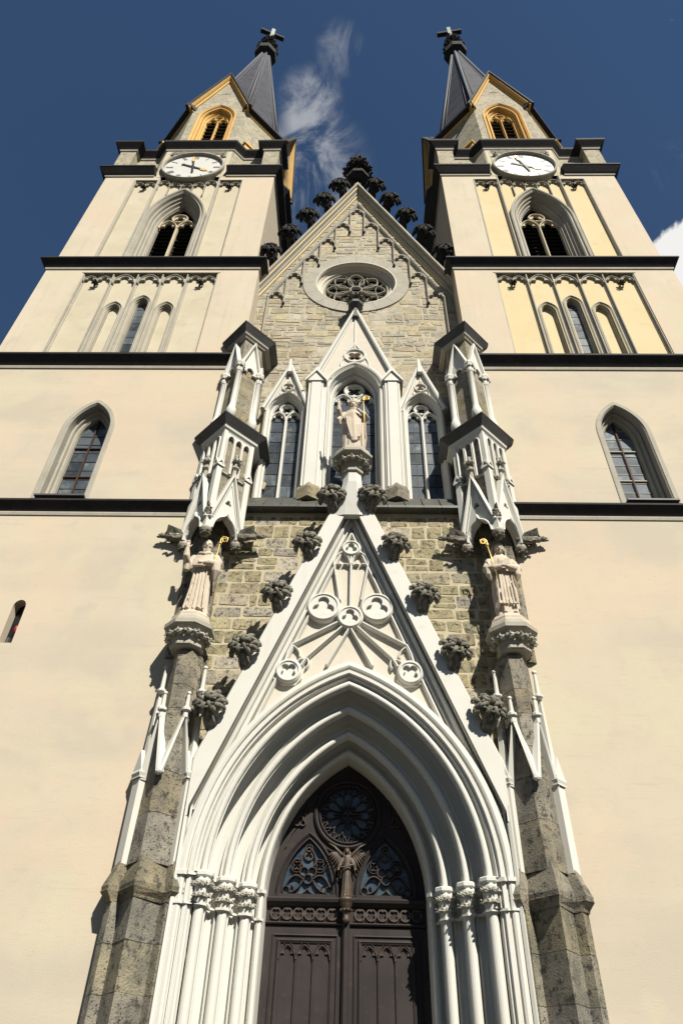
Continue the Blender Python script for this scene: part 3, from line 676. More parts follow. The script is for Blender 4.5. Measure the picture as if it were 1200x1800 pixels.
def roll(cn, cy, r, n=8): return [(cn+r*cos(pi*i/n), cy-r*sin(pi*i/n)) for i in range(n+1)]
ORD = [(1.02, -.18), (.655, .21), (.29, .60)]
hood = [(1.50, .05), (1.50, -.30), (1.47, -.37), (1.37, -.39), (1.33, -.37), (1.32, -.32), (1.29, -.32), (1.28, -.36), (1.21, -.36), (1.19, -.29), (1.155, -.29), (1.15, -.24), (1.13, -.2)]
def jamb(pr, name):
    for s in (-1, 1): mb = MB(); mb.loft([[(s*(PW+n), y, z) for n, y in pr] for z in (0, PZ)], False, False, False); mb.build(name, 'white_paint', portal)
jamb(hood, 'jamb_edge')
mb = MB(); mb.asweep(0, PW, PZ, PZ, PC, hood, 22); mb.build('hood_mould', 'white_paint', portal)
for k, (cn, cy) in enumerate(ORD):
    nx, ny = ORD[k+1] if k < 2 else (.065, .95)
    r = .092; pr = [(cn+.098, cy+.02)]+roll(cn, cy, r); nr = .098 if k < 2 else .055; e = cn-r
    pr += [(e, cy+.05), (e-.02, cy+.06), (e-.02, cy+.09), (e+.04, cy+.15), (e+.065, cy+.24), (e+.05, cy+.34), (e-.02, cy+.42), (e-.10, cy+.43), (e-.135, cy+.40), (e-.14, cy+.34), (nx+nr+.004, ny+.02 if k < 2 else ny-.02)]
    jamb(pr, 'jamb_shaft')
    # the archivolt over it: a slim keeled roll before a wide deep hollow
    r = .062; c2 = cy-.03; e = cn-r; fx, fy = (nx+r+.035, ny-.02) if k < 2 else (.125, .93)
    pr = [(cn+.13, cy-.03 if k else cy-.02), (cn+.10, cy+.0), (cn+r+.01, c2+.02)]+roll(cn, c2, r)+[(e, c2+.04), (e-.02, c2+.05), (e-.02, c2+.075), (e+.05, c2+.11), (e+.12, c2+.20), (e+.13, c2+.32), (e+.08, c2+.43), (e-.03, c2+.50), (e-.13, c2+.49), (fx+.05, fy+.09), (fx+.03, fy+.03), (fx, fy)]
    mb = MB(); mb.asweep(0, PW, PZ, PZ, PC, pr, 22); mb.build('archivolt', 'white_paint', portal)
pr = [(.125, .93)]+roll(.065, .95, .055)+[(.0, 1.0), (.0, 1.78)]
jamb(pr, 'jamb_shaft')
mb = MB(); mb.asweep(0, PW, PZ, PZ, PC, pr, 22); mb.build('archivolt', 'white_paint', portal)
# impost strings following every roll, at the neck and the head of the capitals
for s in (-1, 1):
    for z0, z1, o in ((4.985, 5.05, .045), (4.52, 4.56, .03)):
        pl = [(PW+1.46, -.37), (PW+1.34, -.38), (PW+1.30, -.33), (PW+1.25, -.37), (PW+1.15, -.30)]
        for cn, cy in ORD: pl += [(PW+cn+.12, cy-.02), (PW+cn+.09, cy-.10), (PW+cn-.03, cy-.115), (PW+cn-.11, cy-.03), (PW+cn-.11, cy+.12), (PW+cn-.12, cy+.30)]
        pl += [(PW+.12, .93), (PW+.05, .89), (PW+.0, .96)]
        off = circ_offset(pl, o, False); off2 = circ_offset(pl, -.05, False)
        poly = [(s*x, y) for x, y in off]+[(s*x, y) for x, y in reversed(off2)]
        mb = MB(); mb.plan([(poly, z0), (poly, z1)]); mb.build('impost_string', 'white_paint', portal)
    for cn, cy in ORD:
        x = s*(PW+cn)
        mb = MB(); mb.lathe(x, cy, [(.115, 4.50), (.12, 4.56), (.13, 4.7), (.165, 4.92), (.17, 4.97)], 10, None, True); mb.lathe(x, cy, [(.18, 4.965), (.205, 5.0), (.205, 5.055), (.18, 5.075)], 8); cap = mb.build('capital', 'white_paint', portal)
        for ring, (zz, rr, n) in enumerate(((4.86, .155, 7), (4.68, .125, 7))):
            for k in range(n):
                a = 2*pi*(k+.5*ring)/n-pi/2
                if sin(a) > .55: continue
                place('leaf', shared_leaf('capital_leaf', 'carved_white', r=.085, n=12, seed=21+ring), cap, (x+cos(a)*rr, cy+sin(a)*rr, zz), (0, 0, a+ring), 1.0)
# flat tracery of the gable
tr = MB(); Y = -.03
def gl(pts, w=.045, d=.13): tr.bar(pts, w, d, Y)
IN = [(0, 14.2-.27*sqrt(1+2.62**2))]
inner_top = IN[0][1]
tr.bar(circ_offset(RAKE[1:4], -.30, False), .045, .11, Y)
def roundel(x, z, r, k, rot=pi/2, d=.17):
    foil_plate(tr, x, z, r, k, Y-d*.86, Y+.01, rot); tr.prism(circle(x, z, r*.98, 30), Y-d*.86+.075, Y+.01); tr.sweep(circle(x, z, r, 30), [(.05, Y+.01), (.05, Y-d*.7), (.01, Y-d), (-.02, Y-d), (-.04, Y-d*.6)], True)
roundel(0, 12.80, .21, 3)
for s in (-1, 1): roundel(s*.645, 10.98, .36, 3); roundel(s*1.37, 9.25, .25, 4, pi/4)
roundel(0.0, 10.70, .27, 3)
for s in (-1, 1):
    X = lambda p: [(s*x, z) for x, z in p]
    head = bez((.44, 12.32), (.42, 12.62), (.22, 12.68), 6)+bez((.22, 12.68), (.04, 12.60), (.02, 12.30), 6)[1:]
    gl(X(head), .035); gl(X([(.44, 12.32), (.26, 11.2)]), .035); gl(X(bez((.40, 12.28), (.34, 12.36), (.25, 12.30), 4)), .025, .1); gl(X(bez((.06, 12.28), (.12, 12.36), (.20, 12.30), 4)), .025, .1)
    gl(X([(.30, 10.56), (1.33, 9.95), (1.42, 9.72), (1.46, 9.52)]), .045); gl(X([(.17, 10.46), (.98, 9.62), (1.10, 9.40)]), .045); gl(X([(.02, 10.40), (.52, 9.42)]), .04)
    gl(X(bez((1.30, 9.92), (1.12, 9.80), (1.14, 9.64), 4)), .03, .1); gl(X(bez((.98, 9.62), (.88, 9.46), (.98, 9.36), 4)), .03, .1); gl(X(bez((1.02, 9.58), (1.18, 9.6), (1.2, 9.46), 4)), .03, .1)
    tr.prism(X([(1.08, 9.42), (1.66, 9.42), (1.70, 9.08), (1.50, 8.94), (1.20, 8.93), (1.06, 9.10)]), Y-.07, Y+.01)
gl([(0, 12.55), (0, 10.98)], .04)
tr.build('gable_tracery', 'white_paint', gab)
# crockets on the rakes and beside the pedestal
for s in (-1, 1):
    for hx, hz, sc in ((.52, 14.32, 1.2), (1.09, 12.68, 1.13), (1.73, 11.14, 1.13), (2.33, 9.64, 1.13), (2.90, 8.24, 1.13)):
        place('crocket', crocket_mesh('dark_stone'), gab, (s*(hx-.03), -.33, hz-.27*sc), (0, s*.10, s*.2), sc)
# pedestal that carries the bishop above the apex
mb = MB(); PY = -.42; DZ = .17
o8 = [(cos(pi/8+k*pi/4), sin(pi/8+k*pi/4)) for k in range(8)]
mb.loft([[(x*rx, yc+y*ry, z) for x, y in o8] for rx, ry, yc, z in ((.50, .10, -.37, 13.7), (.29, .27, PY+.02, 14.75), (.26, .26, PY, 15.12))])
ped = mb.build('pedestal', 'white_paint', gab)
mb = MB(); mb.lathe(0, PY, [(.27, 14.93+DZ), (.32, 14.97+DZ), (.32, 15.05+DZ), (.28, 15.09+DZ)], 8); mb.lathe(0, PY, [(.27, 15.05+DZ), (.31, 15.25+DZ), (.46, 15.47+DZ)], 8); mb.lathe(0, PY, [(.46, 15.44+DZ), (.60, 15.50+DZ), (.60, 15.58+DZ), (.56, 15.62+DZ), (.50, 15.78+DZ), (.44, 15.84+DZ)], 8)
br = mb.build('bracket', 'trim_stone', ped)
for k in range(12):
    a = 2*pi*k/12; place('leaf', shared_leaf('bracket_leaf', 'carved_white', r=.13, n=12, seed=31), br, (cos(a)*.40, PY+sin(a)*.40, 15.33+DZ), (0, 0, a), 1.0)

# ------------------------------------------------------------------ door
door = thing('double_door', (0, 1.52, 0), 'dark brown carved double door with glazed tympanum set deep in the white portal', 'door')
DY = 1.52
WH = (0, 6.70, .64)
tw = dict(w=.56, zs=5.12, c=.80)
full = arch(0, 1.62, 4.62, PZ, 1.6, 14)
mb = MB(); mb.prism(full, DY, DY+.12, [circle(WH[0], WH[1], WH[2], 40)]+[arch(s*.80, tw['w'], 5.10, tw['zs'], tw['c'], 10) for s in (-1, 1)]); tym = mb.build('tympanum', 'wood_dark', door)
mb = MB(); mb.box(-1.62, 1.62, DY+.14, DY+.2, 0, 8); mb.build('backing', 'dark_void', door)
# wheel window
mb = MB(); mb.sweep(circle(0, 6.70, .64, 40), [(.10, DY+.01), (.09, DY-.05), (.05, DY-.08), (.01, DY-.05), (0, DY-.02), (-.03, DY-.06), (-.06, DY-.02), (-.06, DY+.1)], True); wh = mb.build('wheel_window', 'wood_dark', tym)
mb = MB(); yb = DY+.06
for k in range(12):
    a = 2*pi*k/12+pi/12; ca, sa = cos(a), sin(a)
    P = lambda u, v: (u*ca-v*sa, 6.70+u*sa+v*ca)
    mb.bar([P(.16, 0), P(.36, 0)], .014, .07, yb)
    for sg in (-1, 1): mb.bar([P(*q) for q in bez((.36, 0), (.46, sg*.015), (.50, sg*.10), 4)+bez((.50, sg*.10), (.57, sg*.14), (.585, sg*.15), 3)[1:]], .015, .07, yb)
    b = a+pi/12; cb, sb = cos(b), sin(b); Q = lambda u, v: (u*cb-v*sb, 6.70+u*sb+v*cb)
    for sg in (-1, 1): mb.bar([Q(*q) for q in bez((.50, sg*.09), (.44, sg*.06), (.47, sg*.02), 3)], .013, .06, yb); mb.bar([Q(*q) for q in bez((.50, sg*.10), (.60, sg*.09), (.60, 0), 4)], .014, .06, yb)
for a in (0, pi/2): mb.bar([(-.3*cos(a), 6.70-.3*sin(a)), (.3*cos(a), 6.70+.3*sin(a))], .022, .09, yb)
for k in range(4):
    a = pi/4+k*pi/2; mb.bar(foil(.17*cos(a), 6.70+.17*sin(a), .085, 3, a, 24), .012, .06, yb, True)
mb.build('tracery', 'carved_wood', wh)
for k in range(12):
    a0 = 2*pi*k/12+pi/12; p = [(0.02*cos(a0+pi/12), 6.7+.02*sin(a0+pi/12))]+[(.6*cos(a0+j*pi/24), 6.70+.6*sin(a0+j*pi/24)) for j in range(5)]
    v = MB(); v.prism(p, yb+.01, yb+.016); v.build('pane', 'glass_blue', wh)
# the two pointed lights
for s in (-1, 1):
    xc = s*.80
    mb = MB(); mb.asweep(xc, tw['w'], 5.10, tw['zs'], tw['c'], [(.09, DY+.01), (.08, DY-.04), (.05, DY-.07), (.02, DY-.04), (.0, DY-.02), (-.03, DY-.03), (-.04, DY+.1)]); mb.box(xc-.66, xc+.66, DY-.05, DY+.05, 5.06, 5.12)
    pw = mb.build('pointed_window', 'wood_dark', tym)
    mb = MB(); yb = DY+.06
    for k in range(3): a = pi/6+2*pi*k/3; mb.bar(circle(xc+.095*cos(a), 5.50+.095*sin(a), .085, 18), .016, .07, yb, True)
    mb.bar(bez((xc-.13, 5.66), (xc-.20, 5.86), (xc, 6.02), 6)+bez((xc, 6.02), (xc+.20, 5.86), (xc+.13, 5.66), 6)[1:], .02, .07, yb)
    foil_plate(mb, xc, 5.86, .10, 3, yb-.04, yb+.01); mb.bar(circle(xc, 6.0, .07, 16), .014, .06, yb, True)
    for sg in (-1, 1):
        mb.bar(foil(xc+sg*.24, 5.66, .115, 4, pi/4, 32), .014, .07, yb, True); mb.bar(circle(xc+sg*.24, 5.66, .125, 18), .012, .05, yb, True)
        mb.bar(bez((xc+sg*.10, 5.40), (xc+sg*.30, 5.60), (xc+sg*.46, 5.26), 8), .022, .08, yb); mb.bar(bez((xc+sg*.10, 5.40), (xc+sg*.18, 5.20), (xc+sg*.36, 5.15), 6), .02, .07, yb)
        mb.bar(circle(xc+sg*.44, 5.20, .07, 16), .014, .06, yb, True)
        mb.bar(bez((xc+sg*.33, 5.30), (xc+sg*.27, 5.27), (xc+sg*.29, 5.21), 4), .012, .05, yb)
    mb.bar(bez((xc-.14, 5.13), (xc-.03, 5.16), (xc, 5.24), 4), .014, .05, yb); mb.bar(bez((xc+.14, 5.13), (xc+.03, 5.16), (xc, 5.24), 4), .014, .05, yb)
    mb.build('tracery', 'carved_wood', pw)
    lights(pw, xc, tw['w'], 5.12, tw['zs'], tw['c'], yb+.015, 3, 'glass_blue', 3, .006, .004, 40+s)
    # blind trefoil in the spandrel
    mb = MB(); mb.bar(foil(s*1.02, 6.52, .15, 3, pi/2, 30), .018, .05, DY, True); mb.bar(bez((s*1.10, 6.68), (s*.95, 6.8), (s*.90, 7.02), 5), .014, .04, DY); mb.bar(bez((s*.92, 6.66), (s*.88, 6.8), (s*.89, 7.02), 5), .014, .04, DY); mb.bar(bez((s*1.1, 6.38), (s*1.2, 6.3), (s*1.3, 6.0), 5), .014, .04, DY); mb.build('trefoil', 'carved_wood', tym)
# transom, quatrefoil frieze, mullion
mb = MB(); mb.loft([[(x, DY+y, z) for y, z in ((.05, 4.90), (-.03, 4.90), (-.05, 4.94), (-.12, 4.97), (-.14, 5.02), (-.10, 5.05), (-.02, 5.07), (.05, 5.07))] for x in (-1.62, 1.62)]); tra = mb.build('transom', 'wood_dark', door)
mb = MB(); mb.loft([[(x, DY+y, z) for y, z in ((.05, 4.58), (-.04, 4.58), (-.06, 4.605), (-.03, 4.63), (.05, 4.63))] for x in (-1.62, 1.62)]); mb.build('rail', 'wood_dark', tra)
for s in (-1, 1):
    x0 = .16
    for k in range(6):
        xq = s*(x0+.115+k*.225); v = MB(); foil_plate(v, xq, 4.77, .112, 4, DY-.035, DY+.01, pi/4)
        for a in (-1, 1): v.bar([(xq+a*.1125, 4.66), (xq+a*.1125-.0, 4.69)], .012, .03, DY); v.bar([(xq+a*.1125, 4.85), (xq+a*.1125, 4.88)], .012, .03, DY)
        v.build('quatrefoil', 'carved_wood', tra)
# leaves
for s in (-1, 1):
    lf = MB(); x0, x1 = (.03, 1.6); X = lambda x: s*x
    lf.box(min(X(x0), X(x1)), max(X(x0), X(x1)), DY, DY+.1, 0.05, 4.56); leaf = lf.build('door_leaf', 'wood_dark', door)
    fr = MB()
    fr.sweep([(X(.17) if s > 0 else X(1.42), .6), (X(.17) if s > 0 else X(1.42), 4.40), (X(1.42) if s > 0 else X(.17), 4.40), (X(1.42) if s > 0 else X(.17), .6)], [(.03, DY+.01), (.02, DY-.02), (0, DY-.03), (-.02, DY-.005)], True)
    a, b = (.29, 1.29); lo, hi = (X(a), X(b)) if s > 0 else (X(b), X(a))
    fr.sweep([(lo, .8), (lo, 4.29), (hi, 4.29), (hi, .8)], [(.05, DY+.01), (.045, DY-.03), (.02, DY-.045), (0, DY-.03), (-.02, DY-.02), (-.03, DY+.01)], True); fr.build('panel_frame', 'wood_dark', leaf)
    pn = MB()
    for k in range(4):
        x = lo+(hi-lo)*k/3
        if 0 < k < 3: pn.bar([(x, .8), (x, 4.0)], .022, .035, DY)
    pn.build('mullion', 'wood_dark', leaf)
    for k in range(3):
        xc = lo+(hi-lo)*(k+.5)/3; w = (hi-lo)/6
        v = MB(); head_plate(v, xc, w*.98, 4.0, w*.6, DY-.03, DY+.005); v.bar(arch(xc, w*.95, 4.0, 4.0, w*.6, 7), .014, .05, DY)
        v.bar([(xc-w, 4.0), (xc-w, 4.03)], .014, .05, DY)
        for sg in (-1, 1): v.bar(bez((xc+sg*w*.3, 4.26), (xc+sg*w*.6, 4.24), (xc+sg*w*.95, 4.10), 5), .01, .03, DY)
        v.build('panel_head', 'carved_wood', leaf)
mb = MB(); mb.plan([([(-.07, DY), (-.07, DY-.06), (-.03, DY-.11), (.03, DY-.11), (.07, DY-.06), (.07, DY)], z) for z in (.05, 4.62)]); mb.build('meeting_stile', 'wood_dark', door)
mb = MB(); mb.lathe(0, DY-.14, [(.05, 4.60), (.08, 4.66), (.06, 4.70), (.09, 4.86), (.13, 4.93), (.13, 4.97), (.15, 4.99), (.15, 5.03), (.12, 5.05)], 10, None, True); ab = mb.build('angel_bracket', 'bronze', door)
for k in range(6):
    a = pi+pi*k/5; place('leaf', shared_leaf('angel_leaf', 'bronze', r=.05, n=10, seed=6), ab, (cos(a)*.09, DY-.14+sin(a)*.09, 4.82), (0, 0, a), 1.0)

# ------------------------------------------------------------------ buttress piers with statue canopies
def pier_plan(hd, yc=-.45, yb=.7): return [(-hd, yb), (-hd, yc), (0, yc-hd), (hd, yc), (hd, yb)]
def face_mat(base, hd, side, yc=-.45):
    """frame of a canted front face: local x along it, local -y outward; side -1 = left face, 1 = right face"""
    mid = Vector((side*hd/2, yc-hd/2, 0))
    return base @ Matrix.Translation(mid) @ Matrix.Rotation(side*pi/4, 4, 'Z')
def gargoyle_mesh():
    mb = MB(); rnd = random.Random(3)
    mb.tube([(0, 0, 0), (.2, -.02, .02), (.42, -.03, .03), (.6, -.02, .05), (.72, 0, .07)], [.13, .15, .12, .09, .10], 9)
    mb.blob((.80, 0, .09), (.13, .09, .085), 2, .12, 2); mb.blob((.92, 0, .05), (.10, .055, .04), 1, .12, 3); mb.blob((.90, 0, .13), (.09, .05, .035), 1, .12, 4)
    for s in (-1, 1):
        mb.tube([(.72, s*.07, .13), (.66, s*.10, .22), (.60, s*.10, .26)], [.035, .028, .01], 6)
        mb.loft([[(.15+t*.1, s*(.10+.03*sin(t)), .06+.02*t), (.25+t*.1, s*(.18+.02*t), .20+.035*t), (.30+t*.1, s*(.12), .12)] for t in range(5)], True)
        mb.tube([(.25, s*.10, -.05), (.42, s*.15, -.12), (.50, s*.14, -.03), (.58, s*.13, -.08)], [.06, .05, .04, .035], 6)
        mb.blob((.85, s*.06, .14), .028, 1)
    for i in range(9): mb.blob((.1+i*.07, rnd.uniform(-.03, .03), .15+rnd.uniform(-.02, .02)), (.05, .03, .04), 1, .2, i)
    return mb.mesh('gargoyle', 'dark_stone')
GARG = gargoyle_mesh()
def make_pier(s, label):
    X0 = s*3.70; pr = thing('buttress_pier', (X0, -.12, 0), label, 'buttress', 'buttress piers beside the portal')
    B = Matrix.Translation((X0, .33, -.041)) @ Matrix.Diagonal((1.024, 1.0, 1.024, 1.0)); rnd = random.Random(40+s)
    BL = Matrix.Translation((s*3.655, .13, -.015)) @ Matrix.Diagonal((1.009, 1.0, 1.009, 1.0)); BB = B
    def mbx(): return MB(BB)
    BB = BL
    # base, three clustered canted shafts in tuff courses
    P = [(-.64, .05), (-.64, -.33), (-.49, -.52), (-.35, -.40), (0, -.92), (.35, -.40), (.49, -.52), (.64, -.33), (.64, .05)]
    z = 0.0
    base = None
    for h in (.9, .75, .95, .55, .72, .70):
        z1 = min(z+h, 4.55); mb = mbx(); q = [(x*1.0+rnd.uniform(-.006, .006), y+(rnd.uniform(-.008, .008) if y < 0 else 0)) for x, y in P]
        mb.plan([(q, z+.006), (q, z1-.006)])
        if base is None: base = mb.build('pier_base', 'tuff', pr)
        else: mb.build('stone_block', 'tuff', base)
        z = z1
    mb = mbx(); mb.plan([(circ_offset(P, .012, True), z_) for z_ in (0, 4.5)]); mb.build('mortar_joint', 'mortar', base)
    def grow(poly, o): return [(x*(1+o/.64) if abs(x) > .3 else x*(1+o/.64), y if y > 0 else y-o) for x, y in poly]
    mb = mbx(); mb.plan([(grow(P, .0), 4.50), (grow(P, .03), 4.54), (grow(P, .03), 4.58), (grow(P, .10), 4.66), (grow(P, .11), 4.74), (grow(P, .02), 5.02), ([(-.58, .05), (-.58, -.33), (-.47, -.46), (-.35, -.36), (0, -.78), (.35, -.36), (.47, -.46), (.58, -.33), (.58, .05)], 5.28)]); mb.build('set_off', 'tuff', pr)
    mb = mbx(); mb.plan([(grow(P, .02), 4.50), (grow(P, .035), 4.55), (grow(P, .112), 4.655), (grow(P, .112), 4.675)], True); mb.build('drip_mould', 'tuff', pr)
    # shaft
    S = [(-.40, .05), (-.40, -.42), (-.06, -.80), (.06, -.80), (.40, -.42), (.40, .05)]; T = [(-.33, .2), (-.33, -.38), (-.15, -.70), (.15, -.70), (.33, -.38), (.33, .2)]
    z = 5.1; sh = None; zz = [5.1, 5.95, 6.75, 7.35, 8.05, 8.6, 9.42]
    for a, b in zip(zz[:-1], zz[1:]):
        f = lambda zv: [(p[0]+(q[0]-p[0])*(zv-5.1)/4.3, p[1]+(q[1]-p[1])*(zv-5.1)/4.3) for p, q in zip(S, T)]
        mb = mbx(); mb.plan([(f(a+.005), a+.005), (f(b-.005), b-.005)])
        if sh is None: sh = mb.build('shaft', 'tuff', pr)
        else: mb.build('stone_block', 'tuff', sh)
    # side pinnacles: white canted shafts, gablet caps, thin spirelets with collar and ball
    for sx in (-1, 1):
        x = sx*.47; y = -.34
        mb = mbx(); mb.lathe(x, y, [(.165, 5.12), (.165, 6.95)], 4, 0); pin = mb.build('pinnacle', 'white_paint', pr)
        mb = mbx()
        for k in range(4):
            mb.M = BL @ Matrix.Translation((x, y, 0)) @ Matrix.Rotation(pi/4+k*pi/2, 4, 'Z')
            mb.prism([(-.17, 6.78), (0, 7.26), (.17, 6.78), (.14, 6.68), (-.14, 6.68)], -.15, 0)
        mb.build('gablet_cap', 'white_paint', pin)
        mb = mbx(); mb.lathe(x*.98, y-.02, [(.10, 7.0), (.045, 8.55)], 4, 0); mb.lathe(x*.93, y-.06, [(.05, 8.5), (.10, 8.56), (.10, 8.60), (.05, 8.64), (.035, 9.12)], 8); mb.blob((x*.93, y-.06, 9.15), .055, 2); mb.build('spirelet', 'white_paint', pin)
    # two open gablets on the canted faces
    for sd in (-1, 1):
        mb = MB(face_mat(BL, .42, sd, -.44)); L = .31
        mb.sweep([(-L, 6.65), (0, 7.95), (L, 6.95) if False else (L, 6.65)], [(.05, .06), (.05, -.07), (.0, -.10), (-.04, -.07), (-.05, .06)])
        mb.box(-.05, .05, -.08, .02, 7.85, 8.02)
        gb = mb.build('gablet', 'white_paint', pr)
        mb = MB(face_mat(BL, .42, sd, -.44)); mb.lathe(0, -.06, [(.055, 7.85), (.05, 7.98), (.10, 8.0), (.10, 8.05), (.05, 8.09), (.032, 8.36)], 8); mb.blob((0, -.06, 8.39), .048, 2); mb.build('gablet_finial', 'white_paint', gb)
    mb = mbx(); mb.blob((0, -.90, 6.68), (.085, .06, .10), 1); mb.build('corbel', 'white_paint', pr)
    BB = B
    # statue bracket and plinth
    mb = mbx(); cy = -.72
    mb.lathe(0, cy, [(.34, 9.36), (.38, 9.40), (.38, 9.45), (.34, 9.49)], 8); mb.lathe(0, cy, [(.34, 9.46), (.38, 9.62), (.50, 9.80)], 8); mb.lathe(0, cy, [(.50, 9.78), (.58, 9.83), (.58, 9.93), (.52, 9.97), (.46, 10.1), (.46, 10.16), (.40, 10.2), (.36, 10.28)], 8)
    bk = mb.build('bracket', 'trim_stone', pr)
    for k in range(14):
        a = 2*pi*k/14
        if sin(a) > .5: continue
        place('leaf', shared_leaf('bracket_leaf', 'carved_white', r=.13, n=12, seed=31), bk, B @ Vector((cos(a)*.42, cy+sin(a)*.42, 9.66)), (0, 0, a), .95)
    mb = mbx(); mb.lathe(0, cy, [(.505, 9.965), (.462, 10.105), (.462, 10.165), (.405, 10.205), (.365, 10.285), (.2, 10.288)], 8); mb.build('plinth', 'statue_stone', bk)
    # back of the niche
    z = 9.4; nb = None
    for h in (.62, .5, .7, .55, .66, .6, .5):
        mb = mbx(); q = [(s*x_, y_) for x_, y_ in ((-.28, .05), (-.28, -.34), (-.2, -.42), (.46, -.42), (.56, -.34), (.56, .05))]
        mb.plan([(q, z+.006), (q, z+h-.006)])
        if nb is None: nb = mb.build('niche_back', 'tuff', pr)
        else: mb.build('stone_block', 'tuff', nb)
        z += h
    # lower canopy -------------------------------------------------------------
    hd = .72
    z = 13.45; co = None
    for k, h in enumerate((.7, .8, .7, .75)):
        mb = mbx(); mb.plan([(pier_plan(.64), z+.004), (pier_plan(.64), z+h-.004)])
        if co is None: co = mb.build('canopy_core', 'tuff_clean', pr)
        else: mb.build('stone_block', 'tuff_clean', co)
        z += h
    mb = mbx(); mb.box(-.64, .64, -.2, .7, 12.6, 13.45); mb.build('canopy_back', 'tuff', pr)
    can = None
    for sd in (-1, 1):
        FM = face_mat(B, hd, sd); L = hd/sqrt(2)
        mb = MB(FM)
        o = [(-L+.06, 12.72), (-L+.06, 13.2), (0, 14.62), (L-.06, 13.2), (L-.06, 12.72)]
        ins = bez((L-.14, 12.66), (L-.16, 13.02), (.10, 13.16), 6)+bez((.10, 13.16), (.02, 13.22), (0, 13.34), 4)[1:]
        ins = ins+[(-x, z_) for x, z_ in reversed(ins[:-1])]
        mb.prism(o+ins, -.03, .14, [foil(0, 13.72, .13, 3, pi/2, 30)])
        can = mb.build('canopy_face', 'white_paint', pr)
        mb = MB(FM); mb.sweep([(-L+.02, 12.95), (0, 14.72), (L-.02, 12.95)], [(.06, .10), (.06, -.09), (.02, -.13), (-.02, -.12), (-.05, -.05), (-.06, .02)]); mb.sweep([(-L+.12, 13.02), (0, 14.40), (L-.12, 13.02)], [(.018, -.02), (.01, -.06), (-.012, -.06), (-.02, -.02)])
        q = list(reversed(ins)); mb.sweep(q, [(.035, -.02), (.03, -.09), (0, -.11), (-.02, -.08), (-.02, .12)]); 
        mb.build('gablet', 'white_paint', can)
        mb = MB(FM); mb.lathe(0, -.05, [(.075, 14.62), (.055, 14.95)], 8); mb.lathe(0, -.05, [(.06, 14.90), (.12, 14.97), (.12, 15.02), (.06, 15.07), (.05, 15.5)], 8); fn = mb.build('gablet_finial', 'trim_stone', can)
        for k in range(5):
            a = 2*pi*k/5; c = FM @ Vector((cos(a)*.09, -.07+sin(a)*.09, 15.24)); place('leaf', shared_leaf('tiny_leaf', 'carved_white', r=.085, n=10, seed=13), fn, c, (0, 0, a), 1.0)
        c = FM @ Vector((0, -.06, 15.46)); place('leaf', shared_leaf('tiny_leaf', 'carved_white', r=.085, n=10, seed=13), fn, c, (0, 0, 1), .9)
        # blind lancets at the top
        mb = MB(FM); W = L-.09; outer_ = [(-W, 14.7), (-W, 16.38), (W, 16.38), (W, 14.7)]
        ho = [arch((k-1)*W*.64, W*.24, 14.72, 15.95, W*.2, 6) for k in range(3)]
        mb.prism(outer_, .0, .07, ho); la = mb.build('lancet_panel', 'white_paint', can)
        mb = MB(FM)
        for k in range(3): mb.bar(arch((k-1)*W*.64, W*.27, 14.72, 15.95, W*.2, 6), .022, .05, .0)
        mb.build('lancet_moulding', 'white_paint', la)
    for cx, cy_ in ((-hd, -.45), (0, -.45-hd), (hd, -.45)):
        mb = mbx(); k_ = .93; px, py = cx*k_, -.45+(cy_+.45)*k_
        mb.lathe(px, py, [(.05, 12.52), (.135, 12.62), (.12, 12.9), (.115, 14.85), (.085, 15.0), (.08, 16.3)], 4, 0); cs = mb.build('corner_shaft', 'white_paint', can)
        mb = mbx()
        for k in range(4):
            mb.M = B @ Matrix.Translation((px, py, 0)) @ Matrix.Rotation(pi/4+k*pi/2, 4, 'Z'); mb.prism([(-.12, 14.80), (-.12, 14.86), (0, 15.12), (.12, 14.86), (.12, 14.80), (0, 15.0)], -.125, 0)
        mb.build('shaft_gablet', 'white_paint', cs)
        mb = mbx(); mb.lathe(px, py, [(.02, 12.44), (.10, 12.46), (.12, 12.52), (.15, 12.57), (.155, 12.60), (.13, 12.66)], 10, None, True); mb.build('boss', 'trim_stone', cs)
        place('boss_leaf', shared_leaf('boss_leaf', 'dark_stone', r=.145, n=26, seed=17, up=1.2), cs, B @ Vector((px, py, 12.49)), (pi, 0, 0), 1.0)
    for sx in (-1, 1): place('gargoyle', GARG, can, B @ Vector((sx*.56, -.50, 12.80)), (0, 0 if sx > 0 else 0, 0 if sx > 0 else pi), .86)
    place('gargoyle', GARG, can, B @ Vector((0, -1.06, 12.88)), (0, -.9, -pi/2), .58)
    # cornice
    def cornice(z0, h0, ov, name):
        mb = mbx(); mb.plan([(pier_plan(h0), z0), (pier_plan(h0+.03), z0+.05), (pier_plan(h0+.10), z0+.10), (pier_plan(h0+.12), z0+.17)]); mb.build(name+'_bed', 'white_paint' if z0 < 18 else 'trim_stone', pr)
        mb = mbx(); mb.plan([(pier_plan(h0+.10), z0+.168), (pier_plan(h0+.14), z0+.22), (pier_plan(h0+ov-.02), z0+.40), (pier_plan(h0+ov), z0+.42), (pier_plan(h0+ov), z0+.47), (pier_plan(h0*.7), z0+.95)]); mb.build(name, 'lead_grey', pr)
        mb = mbx(); mb.plan([(pier_plan(h0+ov+.012), z0+.43), (pier_plan(h0+ov+.012), z0+.49), (pier_plan(h0*.7+.012), z0+.965)]); mb.build('flashing', 'lead', pr)
    cornice(16.22, .72, .34, 'canopy_cornice')
    # upper canopy -------------------------------------------------------------
    hd = .58; z = 16.9; co = None
    for h in (.72, .65, .8, .7, .62, .85):
        mb = mbx(); mb.plan([(pier_plan(.50), z+.004), (pier_plan(.50), z+h-.004)])
        if co is None: co = mb.build('upper_core', 'tuff_clean', pr)
        else: mb.build('stone_block', 'tuff_clean', co)
        z += h
